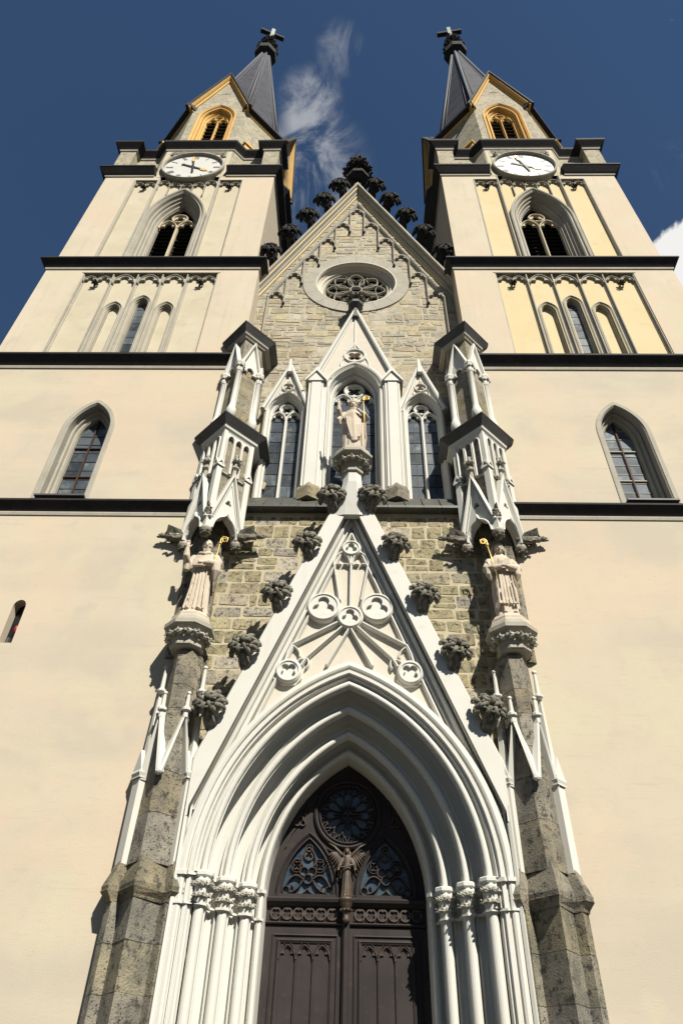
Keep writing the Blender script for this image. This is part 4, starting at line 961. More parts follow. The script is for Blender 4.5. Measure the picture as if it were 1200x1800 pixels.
    for cx, cy_ in ((-hd, -.45), (0, -.45-hd), (hd, -.45)):
        k_ = .95; px, py = cx*k_, -.45+(cy_+.45)*k_
        mb = mbx(); mb.lathe(px, py, [(.15, 16.85), (.15, 17.35), (.11, 17.45), (.10, 17.55), (.085, 17.6), (.085, 19.25), (.12, 19.3)], 10, None, True); mb.lathe(px, py, [(.10, 19.2), (.15, 19.52), (.165, 19.56), (.165, 19.64), (.13, 19.66)], 8)
        us = mb.build('corner_column', 'white_paint', pr)
        for k in range(6):
            a = 2*pi*k/6; place('leaf', shared_leaf('tiny_leaf', 'carved_white', r=.085, n=10, seed=13), us, B @ Vector((px+cos(a)*.11, py+sin(a)*.11, 19.40)), (0, 0, a), .95)
    for sd in (-1, 1):
        FM = face_mat(B, hd, sd); L = hd/sqrt(2)
        mb = MB(FM); mb.sweep([(-L+.02, 19.5), (0, 20.95), (L-.02, 19.5)], [(.06, .12), (.06, -.05), (.02, -.09), (-.03, -.07), (-.05, .02), (-.05, .1)]); ug = mb.build('upper_gablet', 'white_paint', pr)
        mb = MB(FM); ins = cusped(0, L-.08, 19.2, (L-.08)*.9, .95); mb.prism([(-L+.07, 19.15), (-L+.07, 19.55), (0, 20.8), (L-.07, 19.55), (L-.07, 19.15)]+list(reversed(ins)), .02, .12); mb.bar(ins, .02, .06, .03); mb.build('upper_tracery', 'white_paint', ug)
        for sx in (-1, 1):
            mb = MB(FM); mb.box(sx*(L-.11)-.03, sx*(L-.11)+.03, .02, .10, 17.0, 19.25); mb.build('jamb_strip', 'white_paint', ug)
    # straight white flanks where the pier runs back to the recessed wall
    for sx in (-1, 1):
        mb = mbx(); mb.box(sx*.52-.07, sx*.52+.07, -.30, -.12, 16.9, 20.3); mb.build('flank_strip', 'white_paint', pr)
    cornice(21.05, .58, .32, 'top_cornice')
    return pr
make_pier(-1, 'stone and white pinnacled pier left of the portal, sheltering the bearded monk statue')
make_pier(1, 'stone and white pinnacled pier right of the portal, sheltering the veiled nun statue')

# ------------------------------------------------------------------ towers
TY = 4.15
def rect(h, y0=0.0): return [(-h, y0), (-h, 2*TY-y0), (h, 2*TY-y0), (h, y0)]          # clockwise seen from above
def tower_cornice(tw, B, poly, z0, prof, bed, bedmat='trim_stone'):
    mb = MB(B); mb.plan(ring_poly([(x, y) for x, y in reversed(poly)], bed)); mb.build('cornice_bed', bedmat, tw)
    mb = MB(B); mb.plan(ring_poly([(x, y) for x, y in reversed(poly)], prof)); return mb.build('cornice', 'lead', tw)
def louvres(part, B, xc, w, z0, zs, c, y, mat, step=.33, cols=2, mull=.09):
    outl = arch(xc, w, z0, zs, c, 8); top = apex(w, zs, c); z = z0; org = ORG[part.name]
    while z < top-.15:
        for k in range(cols):
            x0 = xc-w+2*w*k/cols+(mull if k else 0); x1 = xc-w+2*w*(k+1)/cols-(mull if k < cols-1 else 0)
            p = clip_convex([(x0, z), (x0, z+step*.8), (x1, z+step*.8), (x1, z)], outl)
            if len(p) < 3: continue
            xa = min(q[0] for q in p); xb = max(q[0] for q in p); zb = max(q[1] for q in p)
            if zb-z < .1 or xb-xa < .08: continue
            mb = MB(B); mb.loft([[(x, y-.16, z), (x, y-.13, z), (x, y+.14, z+step*.85), (x, y+.11, z+step*.85)] for x in (xa, xb)]); mb.build('slat', mat, part)
        z += step
def belfry_tracery(mb, xc, w, z0, zs, c, y, th=.05):
    lw = w/2; zl = zs+.0; top = apex(w, zs, c)
    mb.sweep([(xc, z0), (xc, zl)], [(th, y+.12), (th, y), (th*.4, y-.06), (-th*.4, y-.06), (-th, y), (-th, y+.12)])
    for sg in (-1, 1):
        head_plate(mb, xc+sg*lw, lw*.98, zl, lw*.75, y, y+.1); mb.bar(arch(xc+sg*lw, lw*.96, zl, zl, lw*.75, 8), th*.7, .07, y)
    lt = apex(lw, zl, lw*.75); rr = min((top-lt)*.5, w*.42); rc = lt+rr*.62
    foil_plate(mb, xc, rc, rr, 3, y, y+.1); mb.bar(circle(xc, rc, rr*.97, 24), th*.7, .07, y, True)
    mb.bar(arch(xc, w-.03, zl, zs, c, 12), th*.8, .08, y)
ROMAN = ['XII', 'I', 'II', 'III', 'IIII', 'V', 'VI', 'VII', 'VIII', 'IX', 'X', 'XI']
def clock(tw, B, org, xc, zc, r, y, hour, minute):
    mb = MB(B); mb.sweep(circle(xc, zc, r, 56), [(.12, y+.15), (.12, y-.16), (.08, y-.20), (.03, y-.20), (.0, y-.16), (.0, y-.05)], True); ck = mb.build('clock', 'trim_stone', tw)
    mb = MB(B); mb.prism(circle(xc, zc, r+.01, 56), y-.05, y+.1); mb.build('clock_face', 'clock_white', ck)
    W = .075*r; H = .23*r
    for k, num in enumerate(ROMAN):
        th = pi/2-2*pi*k/12; mb = MB(B @ Matrix.Translation((xc+.81*r*cos(th), 0, zc+.81*r*sin(th))) @ Matrix.Rotation(-(th-pi/2)*1.0, 4, 'Y'))
        wid = {'I': .5, 'V': 1.2, 'X': 1.2}; tot = sum(wid[ch] for ch in num)*W; x = -tot/2; t_ = .016*r; yy0, yy1 = y-.056, y-.048
        for ch in num:
            a = x; b = x+wid[ch]*W; m = (a+b)/2; x = b
            def stroke(x0, z0, x1, z1, w):
                d = Vector((x1-x0, z1-z0)).normalized(); nx, nz = -d.y*w, d.x*w
                mb.prism([(x0-nx, z0-nz), (x0+nx, z0+nz), (x1+nx, z1+nz), (x1-nx, z1-nz)], yy0, yy1)
            if ch == 'I': stroke(m, -H/2, m, H/2, t_*1.1)
            if ch == 'V': stroke(a+t_, H/2, m, -H/2, t_*1.2); stroke(b-t_, H/2, m+.001, -H/2, t_*.7)
            if ch == 'X': stroke(a+t_, H/2, b-t_, -H/2, t_*1.2); stroke(b-t_, H/2, a+t_, -H/2, t_*.7)
        mb.build('numeral', 'numeral_grey', ck)
    mb = MB(B)
    for k in range(60):
        th = 2*pi*k/60; c_, s_ = cos(th), sin(th); w = .008*r if k % 5 else .014*r
        mb.prism([(xc+q*c_-w*e*s_, zc+q*s_+w*e*c_) for q, e in ((.955*r, -1), (.955*r, 1), (.985*r, 1), (.985*r, -1))], y-.055, y-.048)
    mb.build('minute_ring', 'numeral_grey', ck)
    for ang, ln, w, nm in ((2*pi*minute/60, .84*r, .030*r, 'minute_hand'), (2*pi*(hour+minute/60)/12, .64*r, .042*r, 'hour_hand')):
        R = B @ Matrix.Translation((xc, 0, zc)) @ Matrix.Rotation(ang, 4, 'Y'); yy = y-.11 if nm[0] == 'm' else y-.085
        mb = MB(R); mb.prism([(-w, -.42*r), (-w*1.3, .0), (-w*.9, ln*.55), (w*.9, ln*.55), (w*1.3, 0), (w, -.42*r)], yy, yy+.015); mb.prism(circle(0, -.42*r, w*1.5, 14), yy-.002, yy+.013); mb.prism(circle(0, 0, w*1.25, 14), yy-.004, yy+.011)
        h_ = mb.build(nm, 'hand_black', ck)
        mb = MB(R); mb.prism([(-w*.9, ln*.5), (-w*2.0, ln*.62), (-w*1.2, ln*.70), (-w*2.2, ln*.80), (-w*.7, ln*.88), (0, ln*1.02), (w*.7, ln*.88), (w*2.2, ln*.80), (w*1.2, ln*.70), (w*2.0, ln*.62), (w*.9, ln*.5)], yy-.006, yy+.009); mb.build('gilded_tip', 'gold', h_)
def make_tower(s, label):
    XC = s*8.24; tw = thing('church_tower', (XC, 0, 0), label, 'tower', 'twin church towers')
    B = Matrix.Translation((XC, 0, 0)); left = s < 0
    pan = 'plaster_panel' if left else 'plaster_yellow'
    def walls(h, z0, z1, holes, mat, yf=0.0, thick=.8):
        mb = MB(B); mb.prism([(-h, z0), (-h, z1), (h, z1), (h, z0)], yf, yf+thick, holes)
        for sx in (-1, 1): mb.box(min(sx*h, sx*(h-.7)), max(sx*h, sx*(h-.7)), yf+thick, 2*TY-yf, z0, z1)
        mb.box(-h+.7, h-.7, 2*TY-yf-.7, 2*TY-yf, z0, z1); return mb.build('wall', mat, tw)
    # stage 1: tall plain base and the storey with the pointed window
    slit = []
    if left: slit = [[(.09-.16, 9.96), (.09-.16, 10.98)]+[(.09-.16*cos(pi*i/8), 10.98+.2*sin(pi*i/8)) for i in range(1, 8)]+[(.09+.16, 10.98), (.09+.16, 9.96)]]
    w1 = walls(4.42, 0, 14.18, slit, 'plaster')
    if left:
        mb = MB(B); mb.box(-.12, .30, .27, .32, 9.9, 11.3); sv = mb.build('slit_window', 'glass_dark', tw)
        mb = MB(B); mb.blob((.12, .20, 10.45), (.05, .05, .11), 2, .1, 2); mb.build('red_object', 'red_paint', sv)  # small red object of unknown kind in the slit
        mb = MB(B); mb.tube([(.18, .2, 9.97), (.17, .2, 11.0)], .010, 5); mb.box(.02, .06, .15, .26, 9.97, 10.2); mb.build('bar', 'lead_grey', sv)
    W = dict(w=.46, zs=17.55, c=.84)
    w2 = walls(4.38, 14.4, 20.75, [arch(0, .72, 14.5, W['zs'], W['c'], 12)], 'plaster')
    prof = [(.36, .04), (.36, -.02), (.34, -.03), (.22, -.03), (.20, .0), (.18, .02), (.175, .26), (.15, .28), (.13, .24), (.10, .26), (.085, .36), (.04, .38), (.02, .36), (.0, .40), (-.01, .42), (-.015, .62)]
    mb = MB(B); mb.asweep(0, W['w'], 14.6, W['zs'], W['c'], prof, 14); win = mb.build('pointed_window', 'trim_stone', tw)
    XO = XC
    lights(win, XO, W['w'], 14.72, W['zs'], W['c'], .54, 10, 'glass' if left else 'glass_sky_sheen', 2, .03, .02, 60+s)
    mb = MB(B); mb.box(-.022, .022, .47, .51, 14.7, 18.5); mb.build('upright_bar', 'iron_rust', win)
    for zz in (15.95, 17.2): mb = MB(B); mb.box(-.46, .46, .48, .52, zz-.018, zz+.018); mb.build('cross_bar', 'iron_rust' if left else 'came_light', win)
    mb = MB(B); h = (apex(W['w'], W['zs'], W['c'])-14.72)/10
    for r in range(1, 10): mb.box(-.45, .45, .52, .535, 14.72+h*r-.01, 14.72+h*r+.01)
    for x in (-.44, -.03, .03, .44): mb.box(x-.008, x+.008, .52, .535, 14.7, 17.8)
    mb.build('came', 'lead_came' if left else 'came_light', win)
    mb = MB(B); mb.box(-.68, .74, -.16, .5, 14.60, 14.655); mb.build('sill_flashing', 'lead_grey', win)
    cp = lambda z: [(.0, z-.06), (.02, z), (.05, z+.04), (.20, z+.22), (.22, z+.24), (.22, z+.30), (-.05, z+.50)]
    bp = lambda z: [(.0, z-.16), (.03, z-.15), (.045, z-.06), (.02, z-.02)]
    tower_cornice(tw, B, rect(4.42), 14.2, cp(14.12), bp(14.12))
    cp2 = lambda z, o: [(.0, z-.04), (.05, z+.02), (.08, z+.06), (o-.03, z+.30), (o, z+.32), (o, z+.40), (-.12, z+.75)]
    bp2 = lambda z: [(.0, z-.17), (.04, z-.15), (.06, z-.05), (.03, z)]
    tower_cornice(tw, B, rect(4.38), 20.75, cp2(20.78, .30), bp2(20.78))
    # stage 2: blind arcade panel with three lancets
    H2 = 4.33; PT = 27.02; yb = .16
    w3 = walls(H2, 21.2, 27.36, [[(-2.72, 21.25), (-2.72, PT), (2.72, PT), (2.72, 21.25)]], 'plaster_upper' if not left else 'plaster_upper')
    LW = dict(w=.25, zs=24.55, c=.25)
    hol = [arch(0, .27, 21.25, LW['zs']+.45, LW['c'], 8)]+[arch(q, .27, 21.25, LW['zs'], LW['c'], 8) for q in (-1, 1)]
    mb = MB(B); mb.prism([(-2.76, 21.22), (-2.76, PT+.05), (2.76, PT+.05), (2.76, 21.22)], yb, yb+.3, hol); pn = mb.build('blind_panel', pan, tw)
    mb = MB(B)
    for q in (-1, 1): mb.box(q-.3, q+.3, yb+.20, yb+.28, 21.25, 25.1)
    mb.build('blind_lancet', pan, pn)
    for q, up in ((-1, 0), (0, .45), (1, 0)):
        mb = MB(B); mb.asweep(q, .27, 21.25, LW['zs']+up, LW['c'], [(.14, yb+.01), (.12, yb-.03), (.07, yb-.05), (.04, yb-.02), (.02, yb), (.0, yb+.05), (-.03, yb+.06), (-.03, yb+.12), (-.05, yb+.13), (-.05, yb+.3)], 8); lc = mb.build('lancet_frame', 'trim_stone', pn)
        if q == 0:
            lights(lc, XC, .23, 21.3, LW['zs']+.45, LW['c'], yb+.27, 9, 'glass' if left else 'glass_sky_sheen', 1, .03, .02, 5)
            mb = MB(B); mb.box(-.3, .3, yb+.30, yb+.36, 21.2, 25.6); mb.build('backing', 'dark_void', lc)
    mpf = [(.085, yb+.01), (.07, yb-.04), (.03, yb-.06), (.02, .03), (-.02, .03), (-.03, yb-.06), (-.07, yb-.04), (-.085, yb+.01)]
    for x in (-2.70, -1.5, -.5, .5, 1.5, 2.70):
        mb = MB(B); mb.sweep([(x, 21.25), (x, PT)], mpf); mb.build('mullion', 'trim_stone', pn)
    for x0, x1 in ((-1.5, -.5), (-.5, .5), (.5, 1.5)):
        mb = MB(B); xm = (x0+x1)/2; head_plate(mb, xm, .43, 26.35, .2, .06, yb+.01, .92); mb.bar(arch(xm, .43, 26.35, 26.35, .2, 8), .03, .06, .08); mb.build('arch_head', 'trim_stone', pn)
    for sg in (-1, 1):
        for k in (-1, 1):
            xm = sg*2.1+k*.28; mb = MB(B); head_plate(mb, xm, .26, 26.50, .1, .06, yb+.01, .92); mb.bar(arch(xm, .26, 26.5, 26.5, .1, 7), .025, .05, .08); mb.build('arch_head', 'trim_stone', pn)
        place('pendant', shared_leaf('pendant', 'black_stone', r=.15, n=14, seed=8), pn, (XC+sg*2.1, .02, 26.30), (pi, 0, 0), 1.0)
    mb = MB(B); mb.box(-2.8, 2.8, .0, yb, PT-.02, PT+.03); mb.build('panel_lintel', 'dark_stone', pn)
    tower_cornice(tw, B, rect(H2), 27.36, cp2(27.40, .30), bp2(27.40))
    # stage 3: belfry
    H3 = 4.16; BW_ = dict(w=.86, zs=31.75, c=2.6)
    wal = walls(H3, 27.9, 36.28, [[(-2.66, 27.95), (-2.66, 35.85), (-1.52, 35.85), (-1.52, 27.95)], [(2.66, 35.85), (2.66, 27.95), (1.52, 27.95), (1.52, 35.85)], [(-1.46, 27.95), (-1.46, 36.2), (1.46, 36.2), (1.46, 27.95)]], 'plaster_upper', 0.0)
    mb = MB(B); yb = .14
    mb.prism([(-2.7, 27.92), (-2.7, 35.9), (-1.49, 35.9), (-1.49, 36.25), (1.49, 36.25), (1.49, 35.9), (2.7, 35.9), (2.7, 27.92)], yb, yb+.3, [arch(0, 1.1, 28.0, BW_['zs'], BW_['c'], 12)]); pb = mb.build('belfry_panel', pan, tw)
    bpf = [(.56, yb+.01), (.55, -.06), (.50, -.09), (.44, -.07), (.40, .0), (.36, .0), (.33, -.03), (.29, .02), (.26, .14), (.20, .18), (.18, .28), (.12, .30), (.08, .42), (.03, .44), (0, .52), (-.02, .52), (-.02, .7)]
    mb = MB(B); mb.asweep(0, BW_['w'], 28.0, BW_['zs'], BW_['c'], bpf, 14); bw = mb.build('belfry_window', 'trim_stone', tw)
    mb = MB(B); belfry_tracery(mb, 0, BW_['w'], 28.0, BW_['zs']+.25, BW_['c'], .58, .06); mb.build('tracery', 'tracery_cream', bw)
    louvres(bw, B, 0, BW_['w'], 28.1, BW_['zs'], BW_['c'], .86, 'louvre')
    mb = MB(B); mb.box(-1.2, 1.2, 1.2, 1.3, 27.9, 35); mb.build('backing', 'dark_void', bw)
    for x in (-2.64, 2.64, -1.49, 1.49):
        mb = MB(B); mb.sweep([(x, 28.0), (x, 35.85 if abs(x) > 2 else 39.3)], [(.07, yb+.01), (.06, .04), (.02, -.02), (-.02, -.02), (-.06, .04), (-.07, yb+.01)]); mb.build('mullion', 'trim_stone', pb)
    for sg in (-1, 1):
        for k in (-1, 1):
            xm = sg*2.07+k*.27; mb = MB(B); head_plate(mb, xm, .25, 35.30, .1, .05, yb+.01, .92); mb.bar(arch(xm, .25, 35.3, 35.3, .1, 7), .025, .05, .06); mb.build('arch_head', 'trim_stone', pb)
        place('pendant', shared_leaf('pendant', 'black_stone', r=.15, n=14, seed=8), pb, (XC+sg*2.07, .02, 35.10), (pi, 0, 0), 1.0)
        mb = MB(B); mb.box(min(sg*1.55, sg*2.64), max(sg*1.55, sg*2.64), .0, yb, 35.83, 35.88); mb.build('panel_lintel', 'dark_stone', pb)
    for k in range(5):
        xm = (k-2)*.575; dz = .28 if abs(k-2) == 2 else (.05 if abs(k-2) == 1 else 0)
        mb = MB(B); head_plate(mb, xm, .27, 35.16+dz, .1, .04, yb+.01, .92); mb.bar(arch(xm, .27, 35.16+dz, 35.16+dz, .1, 7), .025, .06, .05); mb.box(xm-.29, xm-.255, .03, yb, 34.3 if k else 35, 35.2+dz); mb.build('arch_head', 'trim_stone', pb)
    # fourth cornice, broken by the clock
    for sg in (-1, 1):
        pass
    zc = 36.30
    full = rect(H3)
    notch = [(-H3, 0), (-H3, 2*TY), (H3, 2*TY), (H3, 0), (1.78, 0), (1.78, .6), (-1.78, .6), (-1.78, 0)]
    rv = list(reversed(notch))
    def ringn(o):
        q = circ_offset(rv, -o, True); r = []
        for (x, y), (x0, y0) in zip(q, rv):
            if abs(x0) < 2: x = x0 + (0 if y0 > .3 else math.copysign(min(o, .0), x0)); y = y if y0 < .3 else .6
            r.append((x, y))
        return r
    mb = MB(B); mb.plan([(ringn(o), z) for o, z in [(.0, zc-.12), (.05, zc-.10), (.07, zc-.02), (.04, zc)]]); mb.build('cornice_bed', 'trim_stone', tw)
    mb = MB(B); mb.plan([(ringn(o), z) for o, z in [(.0, zc-.03), (.08, zc+.03), (.12, zc+.08), (.34, zc+.38), (.36, zc+.40), (.36, zc+.50), (.0, zc+.85)]]); mb.build('cornice', 'lead', tw)
    # attic with corner piers and clock box
    side = [(-H3, 0), (-3.36, 0), (-3.36, .46), (-2.2, .46), (-1.76, 0), (1.76, 0), (2.2, .46), (3.36, .46), (3.36, 0)]
    poly = []
    for k in range(4):
        a = k*pi/2
        for x, y in side:
            dx, dy = x, y-TY; poly.append((dx*cos(a)-dy*sin(a), TY+dx*sin(a)+dy*cos(a)))
    mb = MB(B); mb.plan([(poly, 36.6), (poly, 39.6)]); at = mb.build('attic', 'rubble_tower', tw)
    mb = MB(B); mb.box(-1.70, 1.70, -.012, .3, 36.2, 39.5); mb.build('clock_panel', 'plaster_panel' if left else 'plaster_panel', tw)
    mb = MB(B); mb.box(-1.42, 1.42, -.03, .05, 38.95, 39.35); mb.build('clock_lintel', 'dark_stone', tw)
    clock(tw, B, tw, 0, 37.2, 1.46, -.02, 3, 59 if left else 57.5)
    for sg in (-1, 1): place('clock_leaf', shared_leaf('small_leaf', 'carved_white', r=.2, n=12, seed=9), tw, (XC+sg*1.28, -.04, 38.62), (0, 0, 0), .9)
    zc = 39.5
    mb = MB(B); mb.plan([(circ_offset(poly, -o, True), z) for o, z in [(.0, zc-.12), (.05, zc-.1), (.08, zc), (.05, zc+.02)]]); mb.build('cornice_bed', 'trim_stone', tw)
    mb = MB(B); mb.plan([(circ_offset(poly, -o, True), z) for o, z in [(.0, zc-.02), (.08, zc+.04), (.12, zc+.1), (.32, zc+.36), (.34, zc+.4), (.34, zc+.52), (-.25, zc+.8)]]); mb.build('cornice', 'lead', tw)
    for k in range(4):
        a = k*pi/2+pi/4; r = 3.72*sqrt(2); x, y = r*cos(a), TY+r*sin(a)
        mb = MB(B); mb.lathe(x, y, [(.52, 39.9), (.52, 40.5), (.04, 41.35)], 4, pi/4); mb.build('corner_cap', 'rubble_tower', tw)
    # octagon with gables
    OC = 3.85; oh = 3.62; hw = 1.52; ez = 46.2; gt = 51.2; off_y = OC
    GW = dict(w=.62, zs=45.1, c=1.1)
    for k in range(4):
        R = B @ Matrix.Translation((0, OC, 0)) @ Matrix.Rotation(k*pi/2, 4, 'Z') @ Matrix.Translation((0, -oh, 0))
        mb = MB(R); mb.prism([(-hw, 40), (-hw, ez), (0, gt), (hw, ez), (hw, 40)], 0, .5, [arch(0, 1.08, 40.05, GW['zs'], GW['c'], 10)]); ga = mb.build('gable_wall', 'rubble_tower', tw)
        gp = [(.50, .02), (.50, -.04), (.44, -.06), (.40, -.03), (.36, .0), (.34, .10), (.28, .12), (.26, .02), (.20, .04), (.18, .20), (.12, .22), (.08, .32), (.02, .34), (0, .5)]
        mb = MB(R); mb.asweep(0, GW['w'], 40.1, GW['zs'], GW['c'], gp, 12); gw = mb.build('gable_window', 'ochre', ga)
        mb = MB(R); belfry_tracery(mb, 0, GW['w'], 40.1, GW['zs'], GW['c'], .36, .05); mb.build('tracery', 'ochre', gw)
        if k in (0, 1, 3): louvres(gw, R, 0, GW['w'], 41.0, GW['zs'], GW['c'], .56, 'louvre_grey', .5, 2, .05)
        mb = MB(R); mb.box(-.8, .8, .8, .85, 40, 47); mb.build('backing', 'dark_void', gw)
        path = [(-hw-.22, ez-.75), (0, gt), (hw+.22, ez-.75)]
        ext = [(-hw-.05, ez-.18), (0, gt-.0), (hw+.05, ez-.18)]
        mb = MB(R); mb.sweep(ext, [(-.02, .02), (-.02, -.07), (.06, -.10), (.10, -.10), (.10, -.16), (.16, -.28), (.22, -.28), (.22, .1)]); mb.build('rake_moulding', 'ochre', ga)
        mb = MB(R); mb.sweep(ext, [(.21, .1), (.21, -.30), (.26, -.36), (.36, -.36), (.40, -.30), (.40, .2)]); mb.build('rake_edge', 'lead', ga)
        mb = MB(R); mb.sweep(ext, [(.22, .0), (.40, .0), (.40, 3.3), (.22, 3.3)]); mb.build('gable_roof', 'slate', ga)
        # cross-shaped putlog holes high in the gable
        mb = MB(R); 
        for dx, dz in ((-.22, 0), (-.1, 0), (0.02, .13), (0.03, -.05), (.14, 0), (.26, 0)): mb.box(dx-.045, dx+.045, -.004, .05, 49.0+dz-.04, 49.0+dz+.04)
        mb.build('air_hole', 'black_stone', ga)
        # canted side
        a, b = Vector((hw, 0, 0)), Vector((oh, oh-hw, 0)); d = (b-a); L = d.length; th = atan2(d.y, d.x)
        RC = R @ Matrix.Translation(a) @ Matrix.Rotation(th, 4, 'Z')
        mb = MB(RC); mb.box(0, L, 0, .5, 40, ez); mb.build('canted_wall', 'rubble_tower', tw)
        mb = MB(RC); mb.loft([[(x, y, z) for y, z in ((.05, ez-.30), (-.05, ez-.28), (-.10, ez-.18), (-.10, ez-.12), (.05, ez-.1))] for x in (-.05, L+.05)]); mb.build('eaves_moulding', 'ochre', tw)
        mb = MB(RC); mb.loft([[(x, y, z) for y, z in ((.05, ez-.14), (-.12, ez-.12), (-.34, ez+.05), (-.36, ez+.22), (-.30, ez+.27), (.3, ez+.5))] for x in (-.12, L+.12)]); mb.build('eaves', 'lead', tw)
        mb = MB(RC); mb.box(.35, L-.35, -.62, -.02, 39.9, 40.55); mb.box(.28, L-.28, -.70, -.02, 40.55, 40.75); mb.build('ochre_block', 'ochre', tw)
    # spire
    def octa(h): t_ = h*(hw/oh); return [(-t_, OC-h), (t_, OC-h), (h, OC-t_), (h, OC+t_), (t_, OC+h), (-t_, OC+h), (-h, OC+t_), (-h, OC-t_)]
    mb = MB(B); mb.plan([(octa(3.3), ez+.2), (octa(.36), 70.4)]); sp = mb.build('spire', 'slate', tw)
    for k in range(8):
        a, b = octa(3.3)[k], octa(.36)[k]
        mb = MB(B); mb.tube([(a[0], a[1], ez+.2), (b[0], b[1], 70.4)], .11, 6); 
        for sg in (-1, 1):
            n_ = octa(3.3)[(k+sg) % 8]; m_ = octa(.36)[(k+sg) % 8]; f = .13; f2 = .35
            mb.tube([(a[0]+(n_[0]-a[0])*f, a[1]+(n_[1]-a[1])*f, ez+.25), (b[0]+(m_[0]-b[0])*f2, b[1]+(m_[1]-b[1])*f2, 70.3)], .045, 5)
        mb.build('rib', 'slate_rib', sp)
    mb = MB(B); mb.lathe(0, OC, [(.42, 70.0), (.95, 70.5), (1.02, 71.1), (.80, 71.5), (.55, 71.7), (.45, 73.6)], 8); fi = mb.build('finial', 'black_stone', sp)
    for ring, (zz, rr, n, sc) in enumerate(((71.9, .70, 8, 1.15), (73.2, .62, 8, 1.1), (74.6, .40, 5, 1.0), (75.7, .3, 4, .8))):
        for k in range(n):
            a = 2*pi*(k+.5*ring)/n; place('leaf', shared_leaf('finial_leaf', 'black_stone', r=.3, n=14, seed=4), fi, (XC+cos(a)*rr, OC+sin(a)*rr, zz), (0, 0, a), sc)
    CR = B @ Matrix.Translation((0, OC, 0)) @ Matrix.Rotation(.35 if left else -.12, 4, 'Z')
    mb = MB(CR); mb.box(-1.1, 1.1, -.18, .18, 77.3, 77.7); cr = mb.build('cross', 'black_stone', sp)
    mb = MB(CR); mb.box(-.16, .16, -.20, .20, 73.5, 78.7); mb.build('cross_post', 'verdigris', cr)
    return tw
make_tower(-1, 'left church tower of cream plaster with pale grey panels and a slit window low down')
make_tower(1, 'right church tower of cream plaster with warm yellow painted panels')

# ------------------------------------------------------------------ figures
def remesh(mb, name, mat, voxel, smooth=2):
    """fuse overlapping shapes into one continuous skin"""
    me = mb.mesh(name, mat); o = bpy.data.objects.new(name+'_tmp', me); COL.objects.link(o)
    m = o.modifiers.new('r', 'REMESH'); m.mode = 'VOXEL'; m.voxel_size = voxel; m.use_smooth_shade = True
    if smooth: q = o.modifiers.new('s', 'SMOOTH'); q.factor = .5; q.iterations = smooth
    dg = bpy.context.evaluated_depsgraph_get(); dg.update(); ev = o.evaluated_get(dg)
    res = bpy.data.meshes.new_from_object(ev, depsgraph=dg); res.name = name
    bpy.data.objects.remove(o); bpy.data.meshes.remove(me)
    res.materials.clear(); res.materials.append(MATS[mat]); 
    for p in res.polygons: p.use_smooth = True
    return res
def robe(mb, prof, folds, n=44, seed=1, lean=0.0):
    """prof: [(z, rx, ry, cx, cy, fold amplitude)]"""
    rnd = random.Random(seed); ph = [(rnd.uniform(0, 6.28), k, rnd.uniform(.4, 1)) for k in folds]; rings = []
    P = []
    for a, b in zip(prof[:-1], prof[1:]):
        for t in (0, .25, .5, .75): P.append([p+(q-p)*t for p, q in zip(a, b)])
    P.append(prof[-1])
    for z, rx, ry, cx, cy, am in P:
        r = []
        for i in range(n):
            a = 2*pi*i/n; f = 1+am*sum(w*sin(k*a+p+z*1.7*(k % 3-1)) for p, k, w in ph)/len(ph)*1.6
            r.append((cx+rx*f*cos(a), cy+ry*f*sin(a), z))
        rings.append(r)
    mb.loft(rings, True, True)
def hand(mb, wrist, direc, side, size=.19, curl=.5, up=None):
    """palm and five bent fingers; direc = pointing direction, up = back of the hand"""
    d = Vector(direc).normalized(); u = (Vector(up) if up else Vector((0, -1, 0))); u = (u-d*u.dot(d)).normalized(); r = d.cross(u)*side; w = Vector(wrist); k = size/.19
    mb.tube([w-d*.02*k, w+d*.05*k, w+d*.095*k], [.030*k, .040*k, .036*k], 8)
    for i, (o, l) in enumerate(((-.033, .078), (-.011, .09), (.012, .084), (.033, .066))):
        b = w+d*.085*k+r*o*k; a1 = d*cos(curl*.5)-u*sin(curl*.5); a2 = d*cos(curl*1.2)-u*sin(curl*1.2)
        mb.tube([b, b+a1*l*.5*k, b+a1*l*.5*k+a2*l*.55*k], [.0115*k, .0105*k, .0085*k], 6)
    b = w+d*.02*k+r*-.036*k; t = (d*.75-r*.75).normalized(); mb.tube([b, b+t*.045*k, b+t*.045*k+(d*.95-r*.25)*.04*k], [.014*k, .012*k, .009*k], 6)
